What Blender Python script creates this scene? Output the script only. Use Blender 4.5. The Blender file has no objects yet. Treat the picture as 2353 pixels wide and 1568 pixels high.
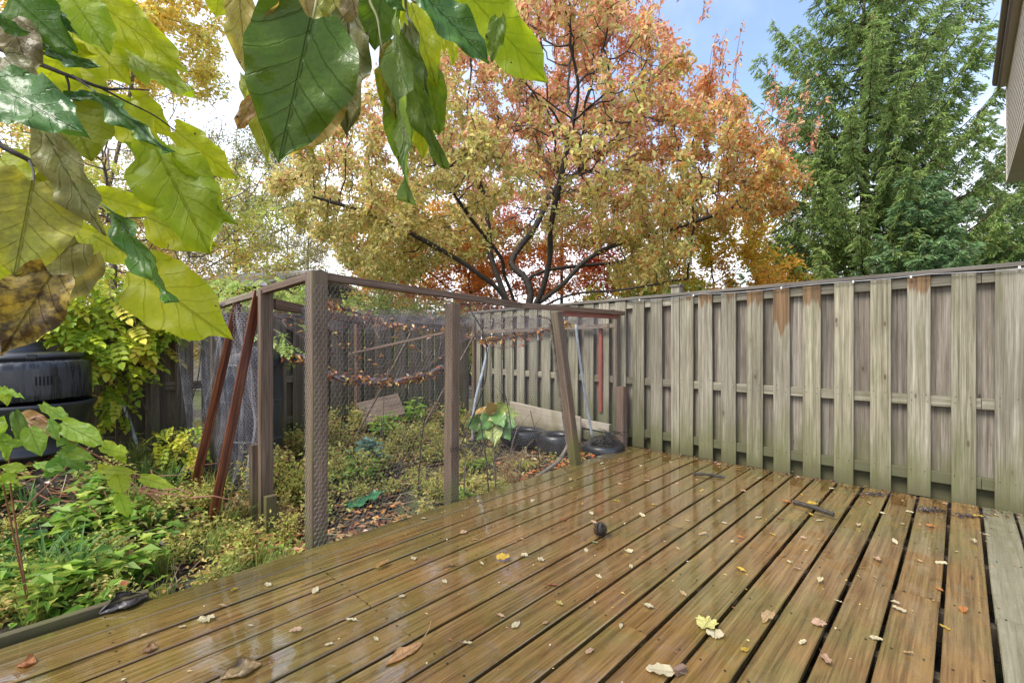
import bpy, math, random
import numpy as np
from mathutils import Vector, Matrix, Quaternion, noise as mnoise

R = math.radians
rng = np.random.default_rng(7)
random.seed(7)
scene = bpy.context.scene
COL = scene.collection

# ------------------------------------------------------------------ camera, world, sun, exposure
EYE = 1.15                                   # eye height above the deck boards
cam_data = bpy.data.cameras.new('camera')
cam_data.sensor_width = 36.0
cam_data.lens = 36.0 * 1087.0 / 2352.0
cam_data.shift_y = -5.0 / 2352.0
cam_data.clip_start = 0.05
cam_data.clip_end = 2000.0
cam = bpy.data.objects.new('camera', cam_data)
cam.location = (0, 0, EYE)
cam.rotation_euler = (R(90), 0, 0)
COL.objects.link(cam)
scene.camera = cam

SUN_DIR = Vector((-0.55, -0.45, 0.95)).normalized()
sun_el = math.asin(SUN_DIR.z)
sun_az = math.atan2(SUN_DIR.x, SUN_DIR.y)
world = bpy.data.worlds.new('World')
scene.world = world
world.use_nodes = True
wn, wl = world.node_tree.nodes, world.node_tree.links
wn.clear()
w_out = wn.new('ShaderNodeOutputWorld')
w_bg = wn.new('ShaderNodeBackground')
w_bg.inputs['Strength'].default_value = 0.13
sky = wn.new('ShaderNodeTexSky')
sky.sky_type = 'NISHITA'
sky.sun_disc = False
sky.sun_elevation = sun_el
sky.sun_rotation = sun_az
sky.air_density = 1.0
sky.dust_density = 1.5
sky.ozone_density = 3.0
tc = wn.new('ShaderNodeTexCoord')
sep = wn.new('ShaderNodeSeparateXYZ')
wl.new(tc.outputs['Generated'], sep.inputs[0])
mr = wn.new('ShaderNodeMapRange')            # cloud veil thick near the horizon, thinning upwards
mr.interpolation_type = 'SMOOTHSTEP'
mr.inputs['From Min'].default_value = 0.14
mr.inputs['From Max'].default_value = 0.42
mr.inputs['To Min'].default_value = 0.95
mr.inputs['To Max'].default_value = 0.06
wl.new(sep.outputs['Z'], mr.inputs['Value'])
wnz = wn.new('ShaderNodeTexNoise')
wnz.inputs['Scale'].default_value = 3.1
wnz.inputs['Detail'].default_value = 6
wnz.inputs['Roughness'].default_value = 0.55
wl.new(tc.outputs['Generated'], wnz.inputs['Vector'])
mr2 = wn.new('ShaderNodeMapRange')
mr2.inputs['From Min'].default_value = 0.42
mr2.inputs['From Max'].default_value = 0.72
mr2.inputs['To Min'].default_value = 0.0
mr2.inputs['To Max'].default_value = 0.22
wl.new(wnz.outputs['Fac'], mr2.inputs['Value'])
mx = wn.new('ShaderNodeMath'); mx.operation = 'ADD'; mx.use_clamp = True
wl.new(mr.outputs[0], mx.inputs[0]); wl.new(mr2.outputs[0], mx.inputs[1])
cl = wn.new('ShaderNodeMix'); cl.data_type = 'RGBA'
cl.inputs[7].default_value = (5.5, 5.7, 6.05, 1)      # sunlit cloud veil, same scale as the sky radiance
# the thin cloud is thicker towards the sun's side of the sky
mr3 = wn.new('ShaderNodeMapRange'); mr3.interpolation_type = 'SMOOTHSTEP'
mr3.inputs['From Min'].default_value = 0.25; mr3.inputs['From Max'].default_value = -0.45
mr3.inputs['To Min'].default_value = 0.0; mr3.inputs['To Max'].default_value = 0.40
wl.new(sep.outputs['X'], mr3.inputs['Value'])
mx3 = wn.new('ShaderNodeMath'); mx3.operation = 'ADD'; mx3.use_clamp = True
wl.new(mx.outputs[0], mx3.inputs[0]); wl.new(mr3.outputs[0], mx3.inputs[1])
wl.new(mx3.outputs[0], cl.inputs[0])
wl.new(sky.outputs[0], cl.inputs[6])
wl.new(cl.outputs[2], w_bg.inputs['Color'])
wl.new(w_bg.outputs[0], w_out.inputs[0])

sun_data = bpy.data.lights.new('sun', 'SUN')
sun_data.energy = 2.0
sun_data.angle = R(25)
sun_data.color = (1.0, 0.95, 0.87)
sun = bpy.data.objects.new('sun', sun_data)
sun.rotation_euler = (-SUN_DIR).to_track_quat('-Z', 'Y').to_euler()
sun.location = (0, 0, 20)
COL.objects.link(sun)

scene.view_settings.view_transform = 'Standard'
scene.view_settings.look = 'None'
scene.view_settings.gamma = 1.0
scene.view_settings.use_curve_mapping = False
scene.view_settings.exposure = 1.42
scene.render.engine = 'CYCLES'
scene.cycles.max_bounces = 8
scene.cycles.transparent_max_bounces = 8

# ------------------------------------------------------------------ frames
PX, PY = 0.7254, -0.6884                     # plot axis u: along the right-hand fence, towards the house
DX, DY = 0.6884, 0.7254                      # plot axis v: along the deck boards, towards the fence
ROT = math.atan2(PY, PX)

def W(u, v, z=0.0):
    return Vector((u * PX + v * DX, u * PY + v * DY, z))

def Wn(u, v, z):
    return np.stack([u * PX + v * DX, u * PY + v * DY, z], -1)

def at(x, y, Y):
    """a sight line measured in the photograph (2352 x 1568) taken out to the distance Y"""
    return Vector(((x - 1176) / 1087 * Y, Y, EYE - (y - 779) / 1087 * Y))

# ------------------------------------------------------------------ object helpers
def tag(o, label=None, cat=None, group=None, kind=None):
    if label: o['label'] = label
    if cat: o['category'] = cat
    if group: o['group'] = group
    if kind: o['kind'] = kind
    return o

def link(name, data, parent=None, mat=None):
    o = bpy.data.objects.new(name, data)
    COL.objects.link(o)
    if parent is not None: o.parent = parent
    if mat is not None and data is not None and len(data.materials) == 0: data.materials.append(mat)
    return o

def empty(name, loc=(0, 0, 0), rz=0.0, **k):
    o = link(name, None)
    o.empty_display_size = 0.1
    o.location = loc
    o.rotation_euler = (0, 0, rz)
    return tag(o, **k)

def mesh_np(name, verts, faces, smooth=False, col=None, uv=None):
    """faces: an (n,k) array, or a list of such arrays"""
    me = bpy.data.meshes.new(name)
    if not isinstance(faces, (list, tuple)): faces = [faces]
    verts = np.asarray(verts, dtype=np.float32)
    faces = [np.asarray(f, dtype=np.int32) for f in faces if len(f)]
    loops = np.concatenate([f.ravel() for f in faces])
    tot = np.concatenate([np.full(len(f), f.shape[1], np.int32) for f in faces])
    start = np.concatenate([[0], np.cumsum(tot)[:-1]]).astype(np.int32)
    me.vertices.add(len(verts)); me.vertices.foreach_set('co', verts.ravel())
    me.loops.add(len(loops)); me.loops.foreach_set('vertex_index', loops)
    me.polygons.add(len(tot)); me.polygons.foreach_set('loop_start', start); me.polygons.foreach_set('loop_total', tot)
    me.polygons.foreach_set('use_smooth', np.full(len(tot), bool(smooth)))
    me.update(calc_edges=True)
    if col is not None:
        a = me.attributes.new('Col', 'FLOAT_COLOR', 'POINT')
        c = np.ones((len(verts), 4), np.float32); c[:, :3] = col
        a.data.foreach_set('color', c.ravel())
    if uv is not None:
        l = me.uv_layers.new(name='UVMap')
        l.data.foreach_set('uv', np.asarray(uv, np.float32)[loops].ravel())
    return me

def box_data(sx, sy, sz, bev=0.003, jit=0.0):
    """box from (-sx/2,-sy/2,0) to (sx/2,sy/2,sz); long edges chamfered"""
    b = min(bev, sx * .3, sy * .3)
    hx, hy = sx / 2, sy / 2
    ring = [(-hx + b, -hy), (hx - b, -hy), (hx, -hy + b), (hx, hy - b), (hx - b, hy), (-hx + b, hy), (-hx, hy - b), (-hx, -hy + b)]
    n = 4
    v = []
    for i in range(n + 1):
        z = sz * i / n
        ox = random.uniform(-jit, jit); oy = random.uniform(-jit, jit)
        for x, y in ring: v.append((x + ox, y + oy, z))
    q = []
    for i in range(n):
        for k in range(8):
            a = i * 8 + k; c = i * 8 + (k + 1) % 8
            q.append((a, c, c + 8, a + 8))
    caps = [tuple(range(7, -1, -1)), tuple(range(n * 8, n * 8 + 8))]
    return np.array(v), [np.array(q), np.array(caps)]

def beam(name, p0, p1, w, d, mat, parent=None, roll=0.0, bev=0.003, jit=0.0, up=None):
    """a timber from p0 to p1; its own z axis runs along it, w across, d deep"""
    p0 = Vector(p0); p1 = Vector(p1)
    L = (p1 - p0).length
    v, f = box_data(w, d, L, bev, jit)
    o = link(name, mesh_np(name, v, f), parent, mat)
    z = (p1 - p0).normalized()
    if up is None: up = Vector((0, 1, 0)) if abs(z.z) > 0.5 else Vector((0, 0, 1))
    y = (up - z * up.dot(z)).normalized(); x = y.cross(z)
    M = Matrix((x, y, z)).transposed() @ Matrix.Rotation(roll, 3, 'Z')
    o.matrix_local = Matrix.Translation(p0) @ M.to_4x4()
    return o

def tubes(p0, p1, r0, r1, ns=5):
    """arrays of tapered prisms -> verts, faces"""
    p0 = np.asarray(p0, float); p1 = np.asarray(p1, float)
    n = len(p0)
    r0 = np.broadcast_to(r0, (n,)); r1 = np.broadcast_to(r1, (n,))
    d = p1 - p0; L = np.linalg.norm(d, axis=1, keepdims=True); d = d / np.maximum(L, 1e-9)
    ref = np.where(np.abs(d[:, 2:3]) > .9, np.array([[1., 0, 0]]), np.array([[0, 0, 1.]]))
    a = np.cross(d, ref); a /= np.maximum(np.linalg.norm(a, axis=1, keepdims=True), 1e-9)
    b = np.cross(d, a)
    th = np.arange(ns) * 2 * np.pi / ns
    off = a[:, None, :] * np.cos(th)[None, :, None] + b[:, None, :] * np.sin(th)[None, :, None]
    v = np.concatenate([p0[:, None, :] + off * r0[:, None, None], p1[:, None, :] + off * r1[:, None, None]], 1)
    base = (np.arange(n) * 2 * ns)[:, None]
    k = np.arange(ns); k2 = (k + 1) % ns
    f = np.stack([base + k, base + k2, base + k2 + ns, base + k + ns], -1).reshape(-1, 4)
    return v.reshape(-1, 3), f

def polytube(pts, rad, ns=8):
    """one smooth tube along a polyline, ends closed"""
    pts = [Vector(p) for p in pts]
    n = len(pts)
    if not hasattr(rad, '__len__'): rad = [rad] * n
    v = []; a = None
    for i, p in enumerate(pts):
        t = (pts[min(i + 1, n - 1)] - pts[max(i - 1, 0)]).normalized()
        if a is None:
            a = t.orthogonal().normalized()
        else:
            a = (a - t * a.dot(t)).normalized()
        b = t.cross(a)
        for k in range(ns):
            th = 2 * math.pi * k / ns
            v.append(p + (a * math.cos(th) + b * math.sin(th)) * rad[i])
    q = [(i * ns + k, i * ns + (k + 1) % ns, (i + 1) * ns + (k + 1) % ns, (i + 1) * ns + k) for i in range(n - 1) for k in range(ns)]
    caps = [tuple(range(ns - 1, -1, -1)), tuple(range((n - 1) * ns, n * ns))]
    return np.array(v), [np.array(q), np.array(caps)]

def smooth_path(pts, k=5):
    pts = [Vector(p) for p in pts]
    P = [pts[0]] + pts + [pts[-1]]
    out = []
    for i in range(1, len(P) - 2):
        p0, p1, p2, p3 = P[i - 1], P[i], P[i + 1], P[i + 2]
        for j in range(k):
            t = j / k
            out.append(0.5 * ((2 * p1) + (p2 - p0) * t + (2 * p0 - 5 * p1 + 4 * p2 - p3) * t * t + (3 * p1 - p0 - 3 * p2 + p3) * t ** 3))
    out.append(pts[-1])
    return out

class Pool:
    """collects geometry for one mesh"""
    def __init__(s): s.v = []; s.f = {}; s.c = []; s.n = 0
    def add(s, v, f, col=None):
        v = np.asarray(v, float)
        if not isinstance(f, (list, tuple)): f = [f]
        for a in f:
            a = np.asarray(a)
            if len(a): s.f.setdefault(a.shape[1], []).append(a + s.n)
        s.v.append(v); s.n += len(v)
        c = np.ones((len(v), 3)); 
        if col is not None: c[:] = col
        s.c.append(c)
    def mesh(s, name, smooth=False, color=True):
        return mesh_np(name, np.concatenate(s.v), [np.concatenate(x) for x in s.f.values()], smooth, np.concatenate(s.c) if color else None)

def jitter_col(c, n, amt=0.25, r=rng):
    c = np.asarray(c, float)
    if c.ndim == 1: c = np.repeat(c[None], n, 0)
    k = 1 + r.uniform(-amt, amt, (n, 1))
    h = 1 + r.uniform(-amt * .35, amt * .35, (n, 3))
    return np.clip(c * k * h, 0.004, 0.9)

def leaves(cent, size, col, up=0.5, aspect=0.5, droop=0.3, fold=0.18, r=rng, axis=None):
    """small pointed folded leaves, one kite of two triangles each, base at cent"""
    n = len(cent)
    size = np.broadcast_to(size, (n,))[:, None]
    nrm = r.normal(size=(n, 3)); nrm[:, 2] = np.abs(nrm[:, 2]) + up * 2
    nrm /= np.linalg.norm(nrm, axis=1, keepdims=True)
    ax = r.normal(size=(n, 3)) if axis is None else axis + r.normal(size=(n, 3)) * .35
    ax[:, 2] -= droop * 2
    if axis is None: ax -= nrm * np.sum(ax * nrm, 1, keepdims=True)
    else: nrm -= ax * (np.sum(ax * nrm, 1, keepdims=True) / np.sum(ax * ax, 1, keepdims=True))
    ax /= np.maximum(np.linalg.norm(ax, axis=1, keepdims=True), 1e-6)
    nrm /= np.maximum(np.linalg.norm(nrm, axis=1, keepdims=True), 1e-6)
    sd = np.cross(ax, nrm)
    w = aspect * .5
    tip = cent + ax * size - nrm * size * .12
    m = cent + ax * size * .42
    l = m + sd * size * w + nrm * size * fold
    rr = m - sd * size * w + nrm * size * fold
    v = np.stack([cent, l, tip, rr], 1).reshape(-1, 3)
    b = np.arange(n)[:, None] * 4
    f = np.concatenate([b + np.array([0, 1, 2]), b + np.array([0, 2, 3])], 0)
    c = np.repeat(np.asarray(col), 4, 0) if np.asarray(col).ndim == 2 else col
    return v, f, c

# ------------------------------------------------------------------ materials
def newmat(name):
    m = bpy.data.materials.new(name); m.use_nodes = True
    n, l = m.node_tree.nodes, m.node_tree.links
    n.clear()
    out = n.new('ShaderNodeOutputMaterial')
    p = n.new('ShaderNodeBsdfPrincipled')
    l.new(p.outputs[0], out.inputs[0])
    return m, n, l, p, out

def N(n, kind, **k):
    x = n.new(kind)
    for a, b in k.items(): setattr(x, a, b)
    return x

def ramp(n, l, src, stops):
    r = n.new('ShaderNodeValToRGB')
    e = r.color_ramp.elements
    while len(e) < len(stops): e.new(0.5)
    for i, (p, c) in enumerate(stops):
        e[i].position = p
        e[i].color = (c[0], c[1], c[2], 1) if hasattr(c, '__len__') else (c, c, c, 1)
    l.new(src, r.inputs[0])
    return r.outputs[0]

def mixc(n, l, fac, a, b, blend='MIX'):
    x = n.new('ShaderNodeMix'); x.data_type = 'RGBA'; x.blend_type = blend
    for i, s in ((0, fac), (6, a), (7, b)):
        if hasattr(s, 'is_linked') or isinstance(s, bpy.types.NodeSocket): l.new(s, x.inputs[i])
        elif i == 0: x.inputs[0].default_value = s
        else: x.inputs[i].default_value = (s[0], s[1], s[2], 1)
    return x.outputs[2]

def mth(n, l, op, a, b=None, clamp=False):
    x = n.new('ShaderNodeMath'); x.operation = op; x.use_clamp = clamp
    for i, s in ((0, a), (1, b)):
        if s is None: continue
        if isinstance(s, bpy.types.NodeSocket): l.new(s, x.inputs[i])
        else: x.inputs[i].default_value = s
    return x.outputs[0]

def noise_tex(n, l, vec, scale, detail=4, rough=.55, dist=0.0):
    x = n.new('ShaderNodeTexNoise')
    x.inputs['Scale'].default_value = scale; x.inputs['Detail'].default_value = detail
    x.inputs['Roughness'].default_value = rough; x.inputs['Distortion'].default_value = dist
    if vec is not None: l.new(vec, x.inputs['Vector'])
    return x.outputs['Fac']

def mapr(n, l, src, a, b, c=0.0, d=1.0, smooth=True):
    x = n.new('ShaderNodeMapRange')
    if smooth: x.interpolation_type = 'SMOOTHSTEP'
    l.new(src, x.inputs['Value'])
    x.inputs['From Min'].default_value = a; x.inputs['From Max'].default_value = b
    x.inputs['To Min'].default_value = c; x.inputs['To Max'].default_value = d
    return x.outputs[0]

def vscale(n, l, src, s, off=None):
    x = n.new('ShaderNodeVectorMath'); x.operation = 'MULTIPLY'
    l.new(src, x.inputs[0]); x.inputs[1].default_value = s
    if off is None: return x.outputs[0]
    y = n.new('ShaderNodeVectorMath'); y.operation = 'ADD'
    l.new(x.outputs[0], y.inputs[0]); l.new(off, y.inputs[1])
    return y.outputs[0]

def bump(n, l, p, h, strength, dist=0.01):
    b = n.new('ShaderNodeBump'); b.inputs['Strength'].default_value = strength; b.inputs['Distance'].default_value = dist
    l.new(h, b.inputs['Height']); l.new(b.outputs[0], p.inputs['Normal'])
    return b

def wood(name, dark, mid, light, rough=0.75, algae=None, algae_z=(0.0, 0.5), grain=1.0, knots=True, stain=None, wet=None, bumpk=0.5, vary=0.5, hue=None):
    """timber whose grain runs along each board's own z axis; every board gets its own figure"""
    m, n, l, p, out = newmat(name)
    oi = n.new('ShaderNodeObjectInfo'); t = n.new('ShaderNodeTexCoord'); geo = n.new('ShaderNodeNewGeometry')
    rnd = n.new('ShaderNodeCombineXYZ')
    for i, k in enumerate((53.0, 91.0, 37.0)):
        l.new(mth(n, l, 'MULTIPLY', oi.outputs['Random'], k), rnd.inputs[i])
    vg = vscale(n, l, t.outputs['Object'], (58 * grain, 58 * grain, 1.1 * grain), rnd.outputs[0])
    g1 = noise_tex(n, l, vg, 1.0, 5, .6, .35)
    vf = vscale(n, l, t.outputs['Object'], (170 * grain, 170 * grain, 5 * grain), rnd.outputs[0])
    g2 = noise_tex(n, l, vf, 1.0, 3, .6)
    vb = vscale(n, l, t.outputs['Object'], (7, 7, 1.7), rnd.outputs[0])
    g3 = noise_tex(n, l, vb, 1.0, 4, .6, .4)
    h = mth(n, l, 'ADD', mth(n, l, 'MULTIPLY', g1, .6), mth(n, l, 'MULTIPLY', g2, .4))
    c = ramp(n, l, h, [(0.37, dark), (0.5, mid), (0.63, light)])
    c = mixc(n, l, mth(n, l, 'MULTIPLY', mapr(n, l, g3, .38, .66), .55), c, mixc(n, l, .6, c, dark), 'MIX')
    # board-to-board tone
    tone = mapr(n, l, oi.outputs['Random'], 0, 1, 1 - vary * .5, 1 + vary * .5, smooth=False)
    tn = n.new('ShaderNodeVectorMath'); tn.operation = 'SCALE'; l.new(c, tn.inputs[0]); l.new(tone, tn.inputs['Scale'])
    c = tn.outputs[0]
    if hue:
        r2 = mth(n, l, 'FRACT', mth(n, l, 'MULTIPLY', oi.outputs['Random'], 7.31))
        c = mixc(n, l, mth(n, l, 'MULTIPLY', r2, .8), c, mixc(n, l, 1.0, c, hue, 'MULTIPLY'))
    if knots:
        vo = n.new('ShaderNodeTexVoronoi'); vo.inputs['Scale'].default_value = 1.0
        l.new(vscale(n, l, t.outputs['Object'], (8.5, 0, 2.9), rnd.outputs[0]), vo.inputs['Vector'])
        k1 = mapr(n, l, vo.outputs['Distance'], .04, .10, 1.0, 0.0)
        k2 = mapr(n, l, vo.outputs['Distance'], .10, .30, .35, 0.0)
        c = mixc(n, l, mth(n, l, 'MULTIPLY', k1, .8), c, (dark[0] * .35, dark[1] * .33, dark[2] * .32))
        c = mixc(n, l, k2, c, mixc(n, l, 1.0, c, (.62, .55, .5), 'MULTIPLY'))
    sepz = n.new('ShaderNodeSeparateXYZ'); l.new(geo.outputs['Position'], sepz.inputs[0])
    if algae:
        an = noise_tex(n, l, vscale(n, l, geo.outputs['Position'], (5, 5, 1.3)), 1.0, 5, .65)
        az = mth(n, l, 'ADD', sepz.outputs['Z'], mth(n, l, 'MULTIPLY', mth(n, l, 'SUBTRACT', an, .5), 1.3))
        af = mth(n, l, 'MULTIPLY', mapr(n, l, az, algae_z[0], algae_z[1], 1.0, 0.0), .82)
        c = mixc(n, l, af, c, algae)
        an2 = noise_tex(n, l, vscale(n, l, geo.outputs['Position'], (9, 9, 1.1)), 1.0, 5, .7)
        c = mixc(n, l, mth(n, l, 'MULTIPLY', mapr(n, l, an2, .53, .72), .5), c, algae)
        # darker brown with a ragged upper edge towards the very bottom
        dz = mth(n, l, 'ADD', sepz.outputs['Z'], mth(n, l, 'MULTIPLY', mth(n, l, 'SUBTRACT', an2, .5), .35))
        c = mixc(n, l, mapr(n, l, dz, 0.0, .16, .6, 0.0), c, (.075, .065, .03))
    if stain:
        sx = noise_tex(n, l, vscale(n, l, t.outputs['Object'], (16, 16, .6), rnd.outputs[0]), 1.0, 4, .6)
        r3 = oi.outputs['Alpha']
        so = n.new('ShaderNodeSeparateXYZ'); l.new(oi.outputs['Color'], so.inputs[0])
        edge = mth(n, l, 'ADD', so.outputs[0], mth(n, l, 'MULTIPLY', mth(n, l, 'SUBTRACT', sx, .5), .5))
        d = mth(n, l, 'SUBTRACT', sepz.outputs['Z'], edge)
        c = mixc(n, l, mth(n, l, 'MULTIPLY', mapr(n, l, d, -.022, .03), .85), c, mixc(n, l, mapr(n, l, g1, .35, .65), (stain[0] * .42, stain[1] * .42, stain[2] * .45), stain))
    l.new(c, p.inputs['Base Color'])
    p.inputs['Roughness'].default_value = rough
    p.inputs['Specular IOR Level'].default_value = 0.35
    bump(n, l, p, h, bumpk, .006)
    return m

def plain(name, col, rough=.6, metal=0.0, spec=.5, nz=None, nscale=12, coat=0.0, bumpk=0.0):
    m, n, l, p, out = newmat(name)
    t = n.new('ShaderNodeTexCoord')
    f = noise_tex(n, l, t.outputs['Object'], nscale, 5, .6)
    b = nz if nz else tuple(x * .6 for x in col)
    l.new(mixc(n, l, mapr(n, l, f, .35, .65), b, col), p.inputs['Base Color'])
    p.inputs['Roughness'].default_value = rough; p.inputs['Metallic'].default_value = metal
    p.inputs['Specular IOR Level'].default_value = spec; p.inputs['Coat Weight'].default_value = coat
    if bumpk: bump(n, l, p, f, bumpk, .01)
    return m

def leafmat(name, trans=.4, rough=.45, spec=.35):
    """foliage coloured leaf by leaf from the mesh's own attribute, light passes through"""
    m, n, l, p, out = newmat(name)
    a = n.new('ShaderNodeAttribute'); a.attribute_name = 'Col'
    t = n.new('ShaderNodeTexCoord')
    f = noise_tex(n, l, t.outputs['Object'], 60, 2, .6)
    c = mixc(n, l, mth(n, l, 'MULTIPLY', f, .4), a.outputs['Color'], mixc(n, l, 1.0, a.outputs['Color'], (.82, .75, .65), 'MULTIPLY'))
    l.new(c, p.inputs['Base Color'])
    p.inputs['Roughness'].default_value = rough; p.inputs['Specular IOR Level'].default_value = spec
    tr = n.new('ShaderNodeBsdfTranslucent'); l.new(c, tr.inputs['Color'])
    mx = n.new('ShaderNodeMixShader'); mx.inputs[0].default_value = trans
    l.new(p.outputs[0], mx.inputs[1]); l.new(tr.outputs[0], mx.inputs[2]); l.new(mx.outputs[0], out.inputs[0])
    return m

M_fence = wood('weathered_fence_wood', (.108, .094, .066), (.22, .198, .148), (.34, .318, .255), algae=(.098, .102, .036), algae_z=(-.02, .62), stain=(.17, .088, .03), hue=(.90, .90, .78), vary=.5)
M_fence_back = wood('weathered_fence_wood_purple', (.095, .080, .060), (.19, .168, .135), (.31, .285, .24), algae=(.10, .10, .04), algae_z=(0.0, .5), hue=(.98, .91, .88), vary=.5)
M_fence_low = wood('algae_covered_wood', (.065, .062, .036), (.11, .103, .062), (.17, .16, .10), algae=(.078, .078, .036), algae_z=(.2, .8), vary=.25)
M_fence_old = wood('dark_weathered_wood', (.08, .06, .042), (.165, .13, .095), (.26, .215, .165), algae=(.08, .09, .03), algae_z=(0.0, .6), vary=.5)
M_cap = wood('dark_cap_wood', (.07, .06, .05), (.13, .115, .095), (.2, .18, .15), vary=.2, knots=False)
M_post = wood('wet_brown_post_wood', (.065, .042, .028), (.13, .088, .06), (.21, .15, .105), rough=.55, algae=(.12, .12, .035), algae_z=(-.1, .22), vary=.25)
M_red = wood('red_brown_rail_wood', (.075, .045, .03), (.15, .095, .065), (.24, .16, .118), rough=.6, knots=False, vary=.3)
M_pinkred = wood('faded_red_painted_wood', (.17, .04, .03), (.27, .065, .045), (.36, .11, .08), rough=.6, knots=False, vary=.1)
M_ply = wood('pale_plywood', (.30, .25, .19), (.42, .36, .28), (.5, .45, .37), algae=(.24, .22, .12), algae_z=(-.1, .3), vary=.1, knots=False)
M_bark = plain('dark_wet_bark', (.055, .044, .034), .8, nz=(.022, .018, .014), nscale=25, bumpk=.4)
M_bark_g = plain('grey_brown_bark', (.19, .16, .12), .8, nz=(.09, .075, .055), nscale=25, bumpk=.4)
M_bark_s = plain('red_brown_spruce_bark', (.12, .07, .045), .85, nz=(.05, .03, .02), nscale=20, bumpk=.4)
M_twig = plain('grey_brown_twig', (.16, .12, .085), .7, nz=(.08, .06, .04), nscale=30)
M_wire = plain('galvanised_wire', (.36, .36, .35), .45, metal=.6, nz=(.30, .29, .28), nscale=20)
M_net = plain('dark_netting', (.13, .10, .11), .6, nz=(.07, .055, .06))
M_netpale = plain('pale_crumpled_netting', (.40, .39, .41), .55, nz=(.16, .15, .17))
M_foliage = leafmat('foliage', .5)
M_needles = leafmat('needles', .35, .5)
M_litter = leafmat('wet_litter', .12, .32, .5)
M_black = plain('black_plastic', (.022, .023, .027), .36, nz=(.03, .032, .036), nscale=5, spec=.5)
M_rubber = plain('wet_black_rubber', (.018, .018, .02), .33, nz=(.03, .03, .032), nscale=9, spec=.6, bumpk=.1)
M_pvc = plain('weathered_grey_blue_pipe', (.38, .43, .47), .45, nz=(.25, .28, .3), nscale=14)
M_cable = plain('grey_cable', (.32, .32, .33), .5)
M_white = plain('white_plastic', (.75, .74, .70), .5, nz=(.6, .6, .57))
M_metalrust = wood('varnished_red_brown_bar', (.035, .009, .005), (.12, .032, .013), (.27, .09, .03), rough=.3, knots=False, vary=.1, bumpk=.15)

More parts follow.
